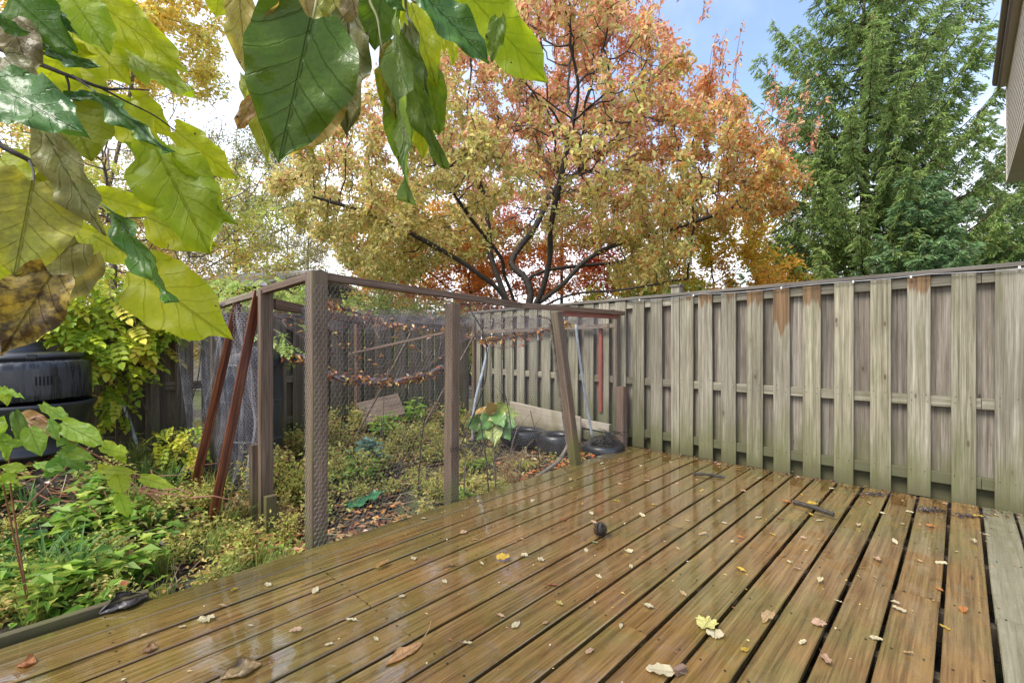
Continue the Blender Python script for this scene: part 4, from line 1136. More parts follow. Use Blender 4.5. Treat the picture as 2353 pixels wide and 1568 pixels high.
# --- spruces
def spruce(x, Y, h, rbase, n_whorl, cols, label, seed=0, dens=1.0, drop=.55, z0=.6, tuft=.10, rcap=9.0):
    r = np.random.default_rng(seed)
    X = (x - 1176) / 1087 * Y
    root = empty('spruce', (X, Y, -.1), label=label, cat='spruce tree', group='spruces behind the fence')
    v, f = polytube([(0, 0, 0), (.03, 0, h * .3), (0, .03, h * .65), (0, 0, h)], [.17 * h / 12, .13 * h / 12, .075 * h / 12, .01], 9)
    wood_ = Pool(); wood_.add(v, f)
    C, A, K = [], [], []
    for w in range(n_whorl):
        z = z0 + (h - z0) * (w / n_whorl) ** .96 + r.uniform(-.08, .08)
        fr_ = (z - z0) / (h - z0)
        Lb = min(rbase * (1 - fr_) ** .75, rcap) * r.uniform(.78, 1.1) + .15
        nb = int(6 * (1 - fr_) + 4)
        a0 = r.uniform(0, 6.28)
        for b in range(nb):
            a = a0 + b * 6.283 / nb + r.uniform(-.3, .3); L = Lb * r.uniform(.62, 1.2)
            dr = np.array([math.cos(a), math.sin(a), 0])
            if dr[1] > .65: 
                if r.random() < .55: continue           # the far side is never seen in front of itself
            t = np.linspace(0, 1, 9)[:, None]
            dip = -.28 * L * (1 - fr_) ** .5 ; lift = .50 * L * t ** 2.2
            pts = np.array([0, 0, z]) + dr * t * L + np.array([0, 0, 1]) * (dip * np.sin(t * 2.2) + lift + .22 * fr_ * L * t)
            wv_, wf_ = polytube(pts, list(np.linspace(.028 * L / 2.5 + .004, .004, 9)), 4); wood_.add(wv_, wf_)
            side = np.array([-dr[1], dr[0], 0])
            m = int(38 * L * dens) + 6
            tt = r.uniform(.10, 1, m) ** .8
            p0 = np.stack([np.interp(tt, t[:, 0], pts[:, i]) for i in range(3)], 1)
            sg = np.where(r.random(m) < .5, -1, 1)[:, None]
            ln = (.16 + .34 * (1 - tt) * L / 2.4)[:, None] * r.uniform(.6, 1.25, (m, 1))
            di = side * sg * r.uniform(.3, 1, (m, 1)) + dr * r.uniform(.25, .75, (m, 1))
            hang = np.array([0, 0, -1.0]) * r.uniform(.2, 1.0, (m, 1)) * drop * 1.8 * (1.15 - tt)[:, None]
            di = di + hang; di /= np.linalg.norm(di, axis=1, keepdims=True)
            ks = 7
            s_ = np.linspace(.0, 1, ks)[None, :, None]
            pp = p0[:, None] + di[:, None] * ln[:, None] * s_ + np.array([0, 0, -.10]) * (s_ ** 2) * ln[:, None]
            ax = np.broadcast_to(di[:, None], pp.shape)
            C.append(pp.reshape(-1, 3)); A.append(ax.reshape(-1, 3))
            # needle colour runs from darker inside to lighter at the branch ends
            K.append(np.repeat(np.clip(tt * .6 + r.uniform(0, .5, m), 0, 1), ks))
    C = np.concatenate(C); A = np.concatenate(A); K = np.concatenate(K)
    rep = 2
    C = np.repeat(C, rep, 0); A = np.repeat(A, rep, 0); K = np.repeat(K, rep)
    n = len(C)
    c0, c1 = np.array(cols[0]), np.array(cols[1])
    col = c0[None] * (1 - K[:, None]) + c1[None] * K[:, None]
    br = r.random(n) < .025; col[br] = (.16, .09, .035)
    v, f, c = leaves(C + r.normal(size=(n, 3)) * .012, r.uniform(tuft * .7, tuft * 1.4, n), jitter_col(col, n, .3, r), up=.0, aspect=.24, droop=.12, fold=.06, r=r, axis=A.copy())
    link('trunk', wood_.mesh('trunk', color=False, smooth=True), root, M_bark_s)
    link('crown', mesh_np('crown', v, f, False, c), root, M_needles)
    if h > 8:                                           # hanging cones
        i = r.choice(n, 170); cp = Pool()
        for q in C[i]:
            if q[2] < h * .35: continue
            a_, b_ = polytube([q, q - np.array([0, 0, .05]), q - np.array([0, 0, .11])], [.012, .02, .008], 5); cp.add(a_, b_)
        tag(link('cone', cp.mesh('cone', color=False), root, plain('spruce_cone', (.30, .20, .10), .7)), kind='stuff')
    return root
spruce(1985, 13.0, 12.3, 5.4, 50, [(.07, .14, .04), (.35, .48, .14)], 'tall full green spruce with drooping twigs, right of the autumn tree', 21, .85, drop=1.0, rcap=2.95)
spruce(2420, 13.5, 8.6, 3.9, 32, [(.09, .17, .06), (.32, .44, .16)], 'dark green spruce half hidden by the house corner', 22, .85)
spruce(2110, 10.8, 5.0, 1.5, 20, [(.08, .18, .07), (.28, .44, .20)], 'small blue-green spruce standing in front of the tall one', 23, 1.2, drop=.3, z0=.3)
spruce(1800, 15.5, 4.8, 2.6, 15, [(.06, .14, .045), (.18, .30, .09)], 'low dark spruce behind the golden tree', 24, .9)
spruce(2290, 11.3, 3.9, 1.9, 14, [(.08, .18, .05), (.28, .42, .12)], 'low wide spruce above the fence beneath the house', 25, 1.0, z0=.3)

# ------------------------------------------------------------------ large leaves
def big_leaf_material(name, rough=.42, trans=.5, mottle=None, mot=.5, spots=True, vein_dark=.55, spec=.4, coat=0.0):
    m, n, l, p, out = newmat(name)
    oi = n.new('ShaderNodeObjectInfo'); uv = n.new('ShaderNodeUVMap'); uv.uv_map = 'UVMap'; t = n.new('ShaderNodeTexCoord')
    s = n.new('ShaderNodeSeparateXYZ'); l.new(uv.outputs[0], s.inputs[0])
    rnd = n.new('ShaderNodeCombineXYZ')
    for i, k in enumerate((53.0, 91.0, 37.0)): l.new(mth(n, l, 'MULTIPLY', oi.outputs['Random'], k), rnd.inputs[i])
    ov = vscale(n, l, t.outputs['Object'], (1, 1, 1), rnd.outputs[0])
    wob = mth(n, l, 'MULTIPLY', mth(n, l, 'SUBTRACT', noise_tex(n, l, ov, 22, 3), .5), .06)
    ax = mth(n, l, 'ABSOLUTE', mth(n, l, 'SUBTRACT', s.outputs[0], .5))           # 0 at the midrib
    mid = mapr(n, l, ax, .006, .018, 1, 0)
    # side veins sweep forward from the midrib
    ph = mth(n, l, 'ADD', mth(n, l, 'SUBTRACT', s.outputs[1], mth(n, l, 'SUBTRACT', mth(n, l, 'MULTIPLY', ax, 1.15), mth(n, l, 'MULTIPLY', mth(n, l, 'MULTIPLY', ax, ax), .95))), wob)
    fr_ = mth(n, l, 'FRACT', mth(n, l, 'MULTIPLY', ph, 5.6))
    tri = mth(n, l, 'ABSOLUTE', mth(n, l, 'SUBTRACT', fr_, .5))
    side = mapr(n, l, tri, .012, .05, 1, 0)
    vor = n.new('ShaderNodeTexVoronoi'); vor.feature = 'DISTANCE_TO_EDGE'; vor.inputs['Scale'].default_value = 75; l.new(ov, vor.inputs['Vector'])
    net = mapr(n, l, vor.outputs['Distance'], .0, .10, 1, 0)
    base = oi.outputs['Color']
    nz = noise_tex(n, l, ov, 14, 5, .6)
    nz2 = noise_tex(n, l, ov, 45, 3, .6)
    c = mixc(n, l, mapr(n, l, nz, .35, .65), base, mixc(n, l, 1.0, base, (1.25, 1.12, .85), 'MULTIPLY'))
    c = mixc(n, l, mth(n, l, 'MULTIPLY', nz2, .6), c, mixc(n, l, 1.0, base, (.72, .78, .8), 'MULTIPLY'))
    if mottle: c = mixc(n, l, mth(n, l, 'MULTIPLY', mapr(n, l, mth(n, l, 'ADD', mth(n, l, 'MULTIPLY', nz, .5), mth(n, l, 'MULTIPLY', nz2, .5)), .42, .58), mot), c, mottle)
    veins = mth(n, l, 'MAXIMUM', mid, mth(n, l, 'MULTIPLY', side, .5))
    veins = mth(n, l, 'MAXIMUM', veins, mth(n, l, 'MULTIPLY', net, .32))
    c = mixc(n, l, mth(n, l, 'MULTIPLY', veins, vein_dark), c, mixc(n, l, 1.0, c, (.42, .45, .35), 'MULTIPLY'))
    if spots:
        v2 = n.new('ShaderNodeTexVoronoi'); v2.inputs['Scale'].default_value = 21; l.new(ov, v2.inputs['Vector'])
        cut = mth(n, l, 'LESS_THAN', mth(n, l, 'ADD', v2.outputs['Distance'], mth(n, l, 'MULTIPLY', nz2, .06)), .085)
        sc = n.new('ShaderNodeSeparateColor'); l.new(v2.outputs['Color'], sc.inputs[0])
        on = mth(n, l, 'GREATER_THAN', sc.outputs[0], .5)
        c = mixc(n, l, mth(n, l, 'MULTIPLY', cut, on), c, (.06, .022, .012))
    l.new(c, p.inputs['Base Color'])
    l.new(mapr(n, l, nz, .3, .7, rough * .8, rough * 1.25), p.inputs['Roughness'])
    p.inputs['Specular IOR Level'].default_value = spec
    p.inputs['Coat Weight'].default_value = coat; p.inputs['Coat Roughness'].default_value = .18
    h = mth(n, l, 'SUBTRACT', mth(n, l, 'MULTIPLY', nz2, .5), mth(n, l, 'ADD', mth(n, l, 'MULTIPLY', mid, 1.0), mth(n, l, 'MULTIPLY', side, .6)))
    bump(n, l, p, mth(n, l, 'ADD', h, mth(n, l, 'MULTIPLY', nz, .8)), .8, .006)
    tr = n.new('ShaderNodeBsdfTranslucent'); l.new(mixc(n, l, 1.0, c, (1.15, 1.1, .55), 'MULTIPLY'), tr.inputs['Color'])
    mx = n.new('ShaderNodeMixShader'); mx.inputs[0].default_value = trans
    l.new(p.outputs[0], mx.inputs[1]); l.new(tr.outputs[0], mx.inputs[2]); l.new(mx.outputs[0], out.inputs[0])
    return m
ML_bright = big_leaf_material('bright_leaf', .48, .66, vein_dark=.34)
ML_gloss = big_leaf_material('glossy_wet_leaf', .33, .30, coat=.12, spec=.28, vein_dark=.3)
ML_yellow = big_leaf_material('yellowing_leaf', .5, .50, mottle=(.36, .27, .08), mot=.45, vein_dark=.75)
ML_olive = big_leaf_material('olive_leaf', .45, .42, mottle=(.20, .17, .05), mot=.55)
ML_brown = big_leaf_material('brown_blotched_leaf', .5, .30, mottle=(.045, .022, .008), mot=.92, vein_dark=.7)

def leaf_mesh(L, Wd, fold=.12, bend=-.1, twist=0.0, ripple=.012, lobes=.10, tear=0.0, seed=0, nt=22, nsd=6, widest=.5, drip=1.0, curl=0.0):
    r = np.random.default_rng(seed)
    v, uv = [], []
    ph = r.uniform(0, 6, 6)
    for i in range(nt + 1):
        t = (i / nt)
        w = ((t + .025) ** widest) * ((1 - t) ** (.85 * drip)) / .445 * .5 * Wd
        if t > .8: w *= 1 - .25 * (t - .8) / .2
        w = max(w, .0004)
        for j in range(-nsd, nsd + 1):
            s = j / nsd
            e = abs(s)
            # outline irregularities
            wj = w * (1 + .035 * math.sin(t * 9 + ph[0] + (s > 0) * 2) + .015 * math.sin(t * 25 + ph[1] + (s > 0)))
            if tear and s > 0: wj *= 1 - tear * max(0, math.sin(t * 14 + ph[2])) ** 6
            x = s * wj
            y = L * t - lobes * L * (e ** 1.6) * (1 - t) ** 4 - .02 * L * e * math.sin(t * 9 + ph[3])
            z = fold * e * wj * 1.0
            cu = curl * e * e * wj
            z += cu
            z += bend * L * t * t
            z += ripple * (L / .24) * (math.sin(t * 17 + s * 2 + ph[4]) * e ** 2 + .6 * math.sin(t * 9 - s * 5 + ph[5]) * e)
            z += .004 * (L / .24) * math.cos((t - e * .3) * 6.5 * 6.283) * (1 - e * .4) * min(1, w / (Wd * .3))
            a = twist * t
            x, z = x * math.cos(a) - z * math.sin(a), x * math.sin(a) + z * math.cos(a)
            v.append((x, y, z)); uv.append((.5 + s * .5 * (wj / (Wd * .5)) * .9, t))
    m = 2 * nsd + 1
    q = [(i * m + j, i * m + j + 1, (i + 1) * m + j + 1, (i + 1) * m + j) for i in range(nt) for j in range(m - 1)]
    me = mesh_np('leaf', np.array(v), np.array(q), True, uv=np.array(uv))
    return me

def set_leaf(par, b, t, wd, col, mat, face=None, roll=0.0, name='leaf', seed=0, **k):
    """b,t: world points of leaf base and tip; face: which way the blade looks"""
    b, t = Vector(b), Vector(t)
    y = (t - b); L = y.length; y.normalize()
    if face is None: face = (cam.location - (b + t) / 2)
    z = (face - y * face.dot(y)).normalized(); x = y.cross(z)
    M = Matrix((x, y, z)).transposed() @ Matrix.Rotation(roll, 3, 'Y')
    me = leaf_mesh(L, wd, seed=seed, **k)
    o = link(name, me, par, mat)
    o.matrix_local = Matrix.Translation(b - par.location) @ M.to_4x4()
    o.color = (*col, 1)
    return o

CB = (.50, .58, .035); CM = (.35, .49, .03); CD = (.045, .13, .025); CG = (.07, .17, .035); CO = (.22, .22, .05); CY = (.46, .42, .11); CT = (.36, .27, .10); CGo = (.30, .31, .13)
trunk_b = Vector((-3.15, .95, -.2))
cat_tree = empty('catalpa_tree', trunk_b, label='nearest tree, with huge heart-shaped green and yellow leaves hanging into the view', cat='tree')
def branch(pts, rad, name='branch', mat=M_bark):
    P = smooth_path([Vector(p) - trunk_b for p in pts], 6)
    rr = np.interp(np.linspace(0, 1, len(P)), np.linspace(0, 1, len(rad)), rad)
    v, f = polytube(P, list(rr), 8)
    return link(name, mesh_np(name, v, f, True), cat_tree, mat)
branch([trunk_b, (-3.1, .9, 1.0), (-3.05, .85, 1.9), (-2.7, .85, 2.4)], [.10, .085, .075, .05], 'trunk')
def k1(x, y, Y): return at(x / 1.924, y / 1.924, Y)
def k2(x, y, Y): return at(441.4 + x / 2.772, y / 2.772, Y)
branch([(-2.95, .86, 2.1), (-2.1, .9, 2.05), k1(-330, 60, 1.02), k1(0, 215, 1.0), k1(165, 280, 1.0), k1(290, 330, 1.0), k1(440, 385, 1.02), k1(520, 398, 1.05)], [.035, .025, .012, .006, .005, .004, .0035, .002])
branch([k1(440, 385, 1.02), k1(560, 450, 1.06), k1(680, 510, 1.1), k1(775, 578, 1.13)], [.003, .002, .0018, .0015])
branch([k1(500, 393, 1.05), k1(600, 395, 1.1), k1(660, 400, 1.15)], [.002, .0018, .0015])
branch([k1(290, 330, 1.0), k1(305, 390, 1.0), k1(298, 500, 1.0)], [.003, .002, .0018])
branch([k1(320, 335, 1.0), k1(400, 390, .98), k1(440, 425, .97)], [.003, .002, .0018])
branch([(-2.8, .85, 2.25), (-2.0, .85, 1.75), k1(-330, 430, .98), k1(0, 640, .98), k1(130, 710, 1.0), k1(230, 790, 1.02), k1(290, 855, 1.05)], [.03, .02, .010, .006, .005, .004, .0025])
branch([k1(290, 855, 1.05), k1(400, 940, 1.1), k1(475, 965, 1.12), k1(540, 1060, 1.12), k1(600, 1195, 1.1)], [.003, .0028, .0025, .002, .0015])
branch([k1(475, 965, 1.12), k1(560, 962, 1.14), k1(650, 962, 1.16)], [.002, .0015, .0012])
branch([k1(130, 710, 1.0), k1(148, 760, .96), k1(148, 805, .92)], [.003, .0022, .002])
branch([(-2.75, .85, 2.38), (-1.7, .85, 2.3), at(250, -190, .95), at(560, -130, .92), at(800, -85, .9), at(1000, -50, .92), at(1180, -20, .95)], [.05, .035, .018, .013, .010, .007, .004])
branch([at(765, -92, .9), k2(800, -60, .87), k2(790, 20, .85), k2(765, 128, .83)], [.004, .003, .0028, .002], 'petiole', M_foliage if False else plain('green_petiole', (.22, .22, .06), .5))
PET = bpy.data.materials['green_petiole']
branch([at(860, -70, .9), k2(1130, -10, .9), k2(1180, 120, .9), k2(1210, 300, .9), k2(1265, 415, .92)], [.004, .003, .0025, .002, .0015], 'petiole', PET)
branch([at(960, -50, .92), k2(1400, 0, .92), k2(1500, 15, .92)], [.004, .003, .002], 'petiole', PET)
branch([at(930, -60, .9), k2(1360, 40, .95), k2(1385, 170, .95)], [.004, .003, .002], 'petiole', PET)

rl = random.Random(3)
def KL(fn, b, t, yb, yt, wpx, col, mat, roll=0.0, **k):
    B = fn(b[0], b[1], yb); Tp = fn(t[0], t[1], yt)
    sc_ = 1.924 if fn is k1 else 2.772
    wd = wpx * .87 / sc_ / 1087 * (yb + yt) / 2
    o = set_leaf(cat_tree, B, Tp, wd, col, mat, roll=roll, seed=rl.randint(0, 9999), **k)
    return o
# left cluster (base, tip, distance of base and tip, width)
LE = [
 ((400, -20), (790, 300), 1.12, 1.12, 235, CB, ML_bright, .25, {}),
 ((545, 225), (880, 462), 1.2, 1.15, 165, CM, ML_bright, -.5, dict(bend=.08)),
 ((775, 578), (1028, 785), 1.13, 1.12, 190, CB, ML_bright, .4, {}),
 ((690, 660), (925, 1090), 1.06, 1.02, 390, (.36, .48, .03), ML_bright, -.15, dict(tear=.35)),
 ((600, 625), (985, 985), 1.1, 1.05, 230, CM, ML_bright, .55, {}),
 ((650, 962), (925, 1085), 1.16, 1.14, 230, CB, ML_bright, .2, dict(tear=.4)),
 ((700, 900), (1000, 975), 1.2, 1.2, 130, CB, ML_bright, .2, {}),
 ((600, 1195), (985, 1482), 1.1, 1.06, 370, CB, ML_bright, .1, dict(tear=.1)),
 ((500, 945), (838, 1330), 1.0, .98, 150, (.10, .22, .03), ML_gloss, .75, dict(bend=.16, fold=.5)),
 ((440, 425), (785, 668), .97, .95, 120, CG, ML_gloss, .7, dict(bend=.08, fold=.5)),
 ((298, 460), (395, 695), 1.0, .98, 340, (.25, .31, .02), ML_bright, .1, {}),
 ((-30, 385), (340, 555), .84, .80, 330, CG, ML_gloss, -.45, dict(bend=-.12, fold=.3)),
 ((205, 590), (432, 1035), .92, .94, 215, CGo, ML_olive, .5, dict(fold=.3)),
 ((148, 800), (70, 1205), .92, .86, 430, (.42, .43, .06), ML_olive, .0, {}),
 ((345, 1070), (70, 1260), 1.0, .95, 260, CGo, ML_olive, .3, {}),
 ((400, 1120), (240, 1370), 1.03, 1.02, 190, (.24, .22, .10), ML_olive, -.3, {}),
 ((230, 1215), (-10, 1570), .9, .85, 300, (.36, .26, .05), ML_brown, .25, dict(fold=.35, ripple=.02)),
 ((60, -10), (290, 205), .98, .97, 290, (.09, .20, .02), ML_bright, .2, {}),
 ((310, -20), (475, 215), 1.06, 1.05, 240, CM, ML_bright, -.2, {}),
 ((345, 130), (555, 360), 1.15, 1.15, 250, CB, ML_bright, 0, {}),
 ((20, 255), (165, 405), .9, .88, 170, (.13, .13, .03), ML_olive, .1, {}),
 ((212, 222), (425, 300), .97, .95, 85, CG, ML_gloss, .5, dict(fold=.4)),
 ((430, 430), (245, 420), 1.0, .99, 60, CD, ML_gloss, .5, dict(fold=.4)),
 ((500, 470), (700, 660), 1.16, 1.16, 230, CB, ML_bright, .3, {}),
 ((-30, 1080), (25, 1430), 1.05, 1.05, 200, CB, ML_bright, .1, {}),
 ((450, 870), (670, 940), 1.2, 1.2, 150, CB, ML_bright, .2, {}),
 ((410, 1040), (600, 1150), 1.22, 1.2, 190, CB, ML_bright, .1, {}),
 ((330, 1010), (440, 1180), 1.24, 1.22, 170, CB, ML_bright, .1, {}),
 ((270, 255), (160, 420), 1.12, 1.1, 230, CB, ML_bright, .1, {}),
 ((-20, 90), (115, 150), .9, .9, 90, CG, ML_gloss, .6, {}),
 ((130, 140), (405, 245), 1.03, 1.02, 130, CB, ML_bright, .3, {}),
 ((50, 90), (135, 335), .95, .93, 190, (.20, .16, .07), ML_olive, 0, {}),
 ((250, 60), (320, 140), 1.0, .98, 60, CG, ML_gloss, .4, {}),
 ((330, 330), (470, 500), 1.16, 1.16, 200, CB, ML_bright, .1, {}),
 ((580, 440), (740, 590), 1.2, 1.2, 170, CB, ML_bright, .1, {}),
 ((160, 380), (240, 560), 1.14, 1.14, 230, CB, ML_bright, .1, {}),
 ((0, 700), (120, 830), 1.12, 1.1, 240, CB, ML_bright, .1, {}),
 ((120, 750), (340, 930), 1.15, 1.15, 200, (.27, .30, .02), ML_bright, .1, {}),
 ((-10, 1010), (60, 1090), .9, .9, 90, (.12, .05, .02), ML_brown, .1, {}),
]
for b, t, yb, yt, w, c, m_, ro, k in LE: KL(k1, b, t, yb, yt, w, c, m_, ro, **k)
CE = [
 ((760, 122), (562, 1000), .83, .80, 760, (.085, .150, .008), ML_gloss, .06, dict(bend=-.05, fold=.16, lobes=.11, ripple=.010, drip=1.0, widest=.46)),
 ((300, -40), (335, 460), .93, .95, 240, CY, ML_yellow, .3, {}),
 ((690, -30), (470, 260), .84, .80, 300, CT, ML_yellow, -.5, dict(fold=.5, bend=-.15)),
 ((850, 560), (618, 970), .92, .90, 420, (.48, .36, .11), ML_yellow, .1, dict(fold=.25)),
 ((400, 630), (275, 825), .97, .97, 130, (.34, .20, .09), ML_yellow, .4, {}),
 ((395, 640), (478, 1010), 1.0, .98, 150, (.36, .42, .06), ML_bright, .2, {}),
 ((330, 480), (420, 760), 1.04, 1.02, 120, (.36, .42, .06), ML_bright, .3, {}),
 ((1000, 150), (955, 835), .95, .93, 420, (.11, .13, .03), ML_olive, .5, dict(fold=.3)),
 ((880, -60), (970, 230), .98, .98, 230, (.30, .34, .04), ML_yellow, .1, {}),
 ((1010, -60), (1070, 230), .95, .95, 210, (.24, .19, .09), ML_yellow, .1, {}),
 ((1210, -70), (1165, 310), .92, .92, 310, (.11, .20, .02), ML_bright, .0, {}),
 ((1490, -10), (1895, 385), .84, .86, 300, CG, ML_gloss, -.55, dict(bend=-.08, fold=.35)),
 ((1740, -60), (2230, 520), .97, .97, 440, (.40, .54, .03), ML_bright, .3, {}),
 ((1395, 20), (1552, 515), .97, .97, 270, CB, ML_bright, -.2, {}),
 ((1265, 250), (1292, 745), .96, .95, 200, (.26, .27, .03), ML_yellow, .1, {}),
 ((1310, 190), (1400, 1300), .88, .86, 150, (.19, .29, .08), ML_bright, .75, dict(fold=.5, bend=.03)),
 ((1350, 320), (1556, 1060), .93, .92, 260, (.13, .22, .03), ML_bright, .6, dict(fold=.4)),
 ((1300, 560), (1328, 1050), .98, .98, 230, (.22, .35, .04), ML_bright, .1, {}),
 ((1500, 430), (1565, 840), 1.0, .99, 240, (.19, .31, .02), ML_bright, .1, {}),
 ((1375, 165), (1480, 620), .95, .95, 150, (.12, .18, .05), ML_olive, .4, dict(fold=.4)),
 ((1650, 120), (1660, 415), 1.03, 1.03, 110, CB, ML_bright, .1, {}),
 ((1560, 60), (1600, 330), 1.03, 1.03, 150, CB, ML_bright, .1, {}),
 ((170, -40), (150, 105), 1.0, 1.0, 170, CB, ML_bright, .1, {}),
 ((1440, 700), (1470, 990), 1.04, 1.03, 190, CB, ML_bright, .1, {}),
 ((1240, 420), (1300, 800), 1.0, 1.0, 210, (.28, .33, .03), ML_bright, .1, {}),
 ((1950, 120), (1905, 380), .93, .93, 150, (.17, .27, .03), ML_bright, .2, {}),
 ((620, 540), (760, 950), .97, .96, 260, (.40, .40, .06), ML_bright, .1, {}),
 ((1230, -60), (1350, 75), .88, .88, 110, CG, ML_gloss, .4, {}),
 ((760, -60), (860, 160), .99, .99, 200, (.42, .42, .10), ML_yellow, .1, {}),
]
for b, t, yb, yt, w, c, m_, ro, k in CE: KL(k2, b, t, yb, yt, w, c, m_, ro, **k)

# ------------------------------------------------------------------ creeper on the back fence
def compound_leaf(seed, pairs=5, L=.17, lw=.036):
    r = np.random.default_rng(seed)
    v, f, uv = [], [], []
    def leaflet(b, ang, ln, w, zt):
        n0 = len(v)
        ca, sa = math.cos(ang), math.sin(ang)
        for (t, s, z) in ((0, 0, 0), (.3, .46, .10), (.3, 0, 0), (.3, -.46, .10), (.68, .40, .09), (.68, 0, -.02), (.68, -.40, .09), (1, 0, -.10)):
            x = t * ln; y = s * w
            v.append((b[0] + x * ca - y * sa, b[1] + x * sa + y * ca, b[2] + z * ln + zt * t * ln))
        for a in ((0, 2, 1), (0, 3, 2), (1, 2, 5, 4), (2, 3, 6, 5), (4, 5, 7), (5, 6, 7)): f.append(tuple(n0 + i for i in a))
    for i in range(pairs):
        t = (i + .6) / (pairs + .3); y = L * t; z = -.22 * L * t * t
        for sgn in (-1, 1):
            leaflet((0, y, z), math.pi / 2 - sgn * R(58 + r.uniform(-12, 12)), lw * r.uniform(1.05, 1.35) * (1.1 - .3 * abs(t - .4)), lw * .95, r.uniform(-.35, .1))
    leaflet((0, L, -.22 * L), math.pi / 2 + r.uniform(-.2, .2), lw * 1.5, lw, -.2)
    tv, tf = polytube([(0, -.02, .0), (0, L * .5, -.05 * L), (0, L, -.22 * L)], [.0014, .0012, .0008], 3)
    n0 = len(v); v += [tuple(x) for x in tv]
    tri = [x for x in f if len(x) == 3]; quad = [x for x in f if len(x) == 4] + [tuple(int(i) + n0 for i in q) for q in tf[0]]
    return mesh_np('leaf', np.array(v), [np.array(tri), np.array(quad)], False)
def obj_leaf_mat(name, trans=.4, rough=.42):
    m, n, l, p, out = newmat(name)
    oi = n.new('ShaderNodeObjectInfo'); t = n.new('ShaderNodeTexCoord')
    f = noise_tex(n, l, t.outputs['Object'], 25, 3, .6)
    c = mixc(n, l, f, oi.outputs['Color'], mixc(n, l, 1.0, oi.outputs['Color'], (.85, .85, .85), 'MULTIPLY'))
    l.new(c, p.inputs['Base Color']); p.inputs['Roughness'].default_value = rough; p.inputs['Specular IOR Level'].default_value = .4
    tr = n.new('ShaderNodeBsdfTranslucent'); l.new(c, tr.inputs['Color'])
    mx = n.new('ShaderNodeMixShader'); mx.inputs[0].default_value = trans
    l.new(p.outputs[0], mx.inputs[1]); l.new(tr.outputs[0], mx.inputs[2]); l.new(mx.outputs[0], out.inputs[0])
    return m
M_small = obj_leaf_mat('small_leaf')
CLV = [compound_leaf(s, 4 + s % 2, .17, .040) for s in range(4)]
CLW = [compound_leaf(10 + s, 7, .30, .044) for s in range(2)]
for me in CLV + CLW: me.materials.append(M_small)
def vine(label, spots, cols, meshes, size=(.8, 1.25), stems=(), face=None, group=None):
    root = empty('creeper', spots[0], label=label, cat='creeper', group=group)
    rp = Vector(spots[0])
    o_first = None
    for k, s in enumerate(spots):
        o = bpy.data.objects.new('leaf', meshes[k % len(meshes)]); COL.objects.link(o); o.parent = root
        o.location = Vector(s) - rp
        az = random.gauss(R(-48 - 90), .9)                           # most sprays hang out towards the open garden
        tilt = random.uniform(-.9, -.05)
        o.rotation_euler = (tilt, random.uniform(-.5, .5), az)
        q = random.uniform(*size); o.scale = (q, q, q)
        c = random.choice(cols); j = random.uniform(.75, 1.25); o.color = (c[0] * j, c[1] * j * random.uniform(.93, 1.07), c[2] * j, 1)
    sp2 = Pool()
    for pts, rad_ in stems:
        v, f = polytube([p - rp for p in smooth_path(pts, 5)], rad_, 5); sp2.add(v, f)
    if stems: link('stem', sp2.mesh('stem', color=False, smooth=True), root, M_twig)
    return root
VC = [(.58, .68, .05), (.70, .70, .07), (.46, .60, .05), (.80, .68, .10), (.34, .50, .05)]
spots = []
for k in range(380):
    x = random.uniform(90, 435); 
    ytop = 605 + max(0, x - 330) * .35; ybot = 760 + max(0.0, 1 - abs(x - 270) / 120) * 230
    y = ytop + (ybot - ytop) * random.random() ** .9
    Y = 1e9
    kk = (x - 1176) / 1087; uu = -5.14 + random.uniform(-.02, .30)
    Y = uu / (.7254 * kk - .6884)
    spots.append(at(x, y, Y))
stems = []
for k in range(9):
    x0 = 190 + k * 28; kk = (x0 - 1176) / 1087; Y = -5.1 / (.7254 * kk - .6884)
    stems.append(([at(x0, 1000, Y), at(x0 + random.uniform(-40, 40), 880, Y - .05), at(x0 + random.uniform(-60, 60), 760, Y - .05), at(x0 + random.uniform(-60, 80), 680, Y - .1)], .005))
vine('yellow-green creeper draped over the fence beside the composter', spots, VC, CLV, (.8, 1.35), stems)
spots = []
for k in range(60):
    x = random.uniform(350, 460); y = random.uniform(985, 1130) - (x - 350) * .25
    spots.append(at(x, y, random.uniform(3.55, 4.1)))
vine('low bright yellow-green creeper spreading on the ground by the leaning bars', spots, [(.60, .64, .05), (.70, .62, .08), (.45, .58, .05)], CLV, (.6, .95))
spots = [at(random.uniform(600, 690), random.uniform(735, 800), random.uniform(4.2, 4.6)) for k in range(16)]
vine('feathery light green sprays hanging inside the enclosure behind the corner posts', spots, [(.32, .48, .12), (.40, .52, .14)], CLW, (.6, .9), [([at(560, 700, 4.6), at(610, 740, 4.5), at(680, 800, 4.4)], .005)])
spots = [at(random.uniform(440, 700), 690 - random.uniform(0, 62) + abs(random.gauss(0, 8)), random.uniform(5.4, 6.8)) for k in range(120)]
vine('pale feathery creeper growing over the top of the back fence', spots, [(.34, .48, .08), (.46, .54, .12), (.28, .40, .06)], CLW + CLV, (.7, 1.1))

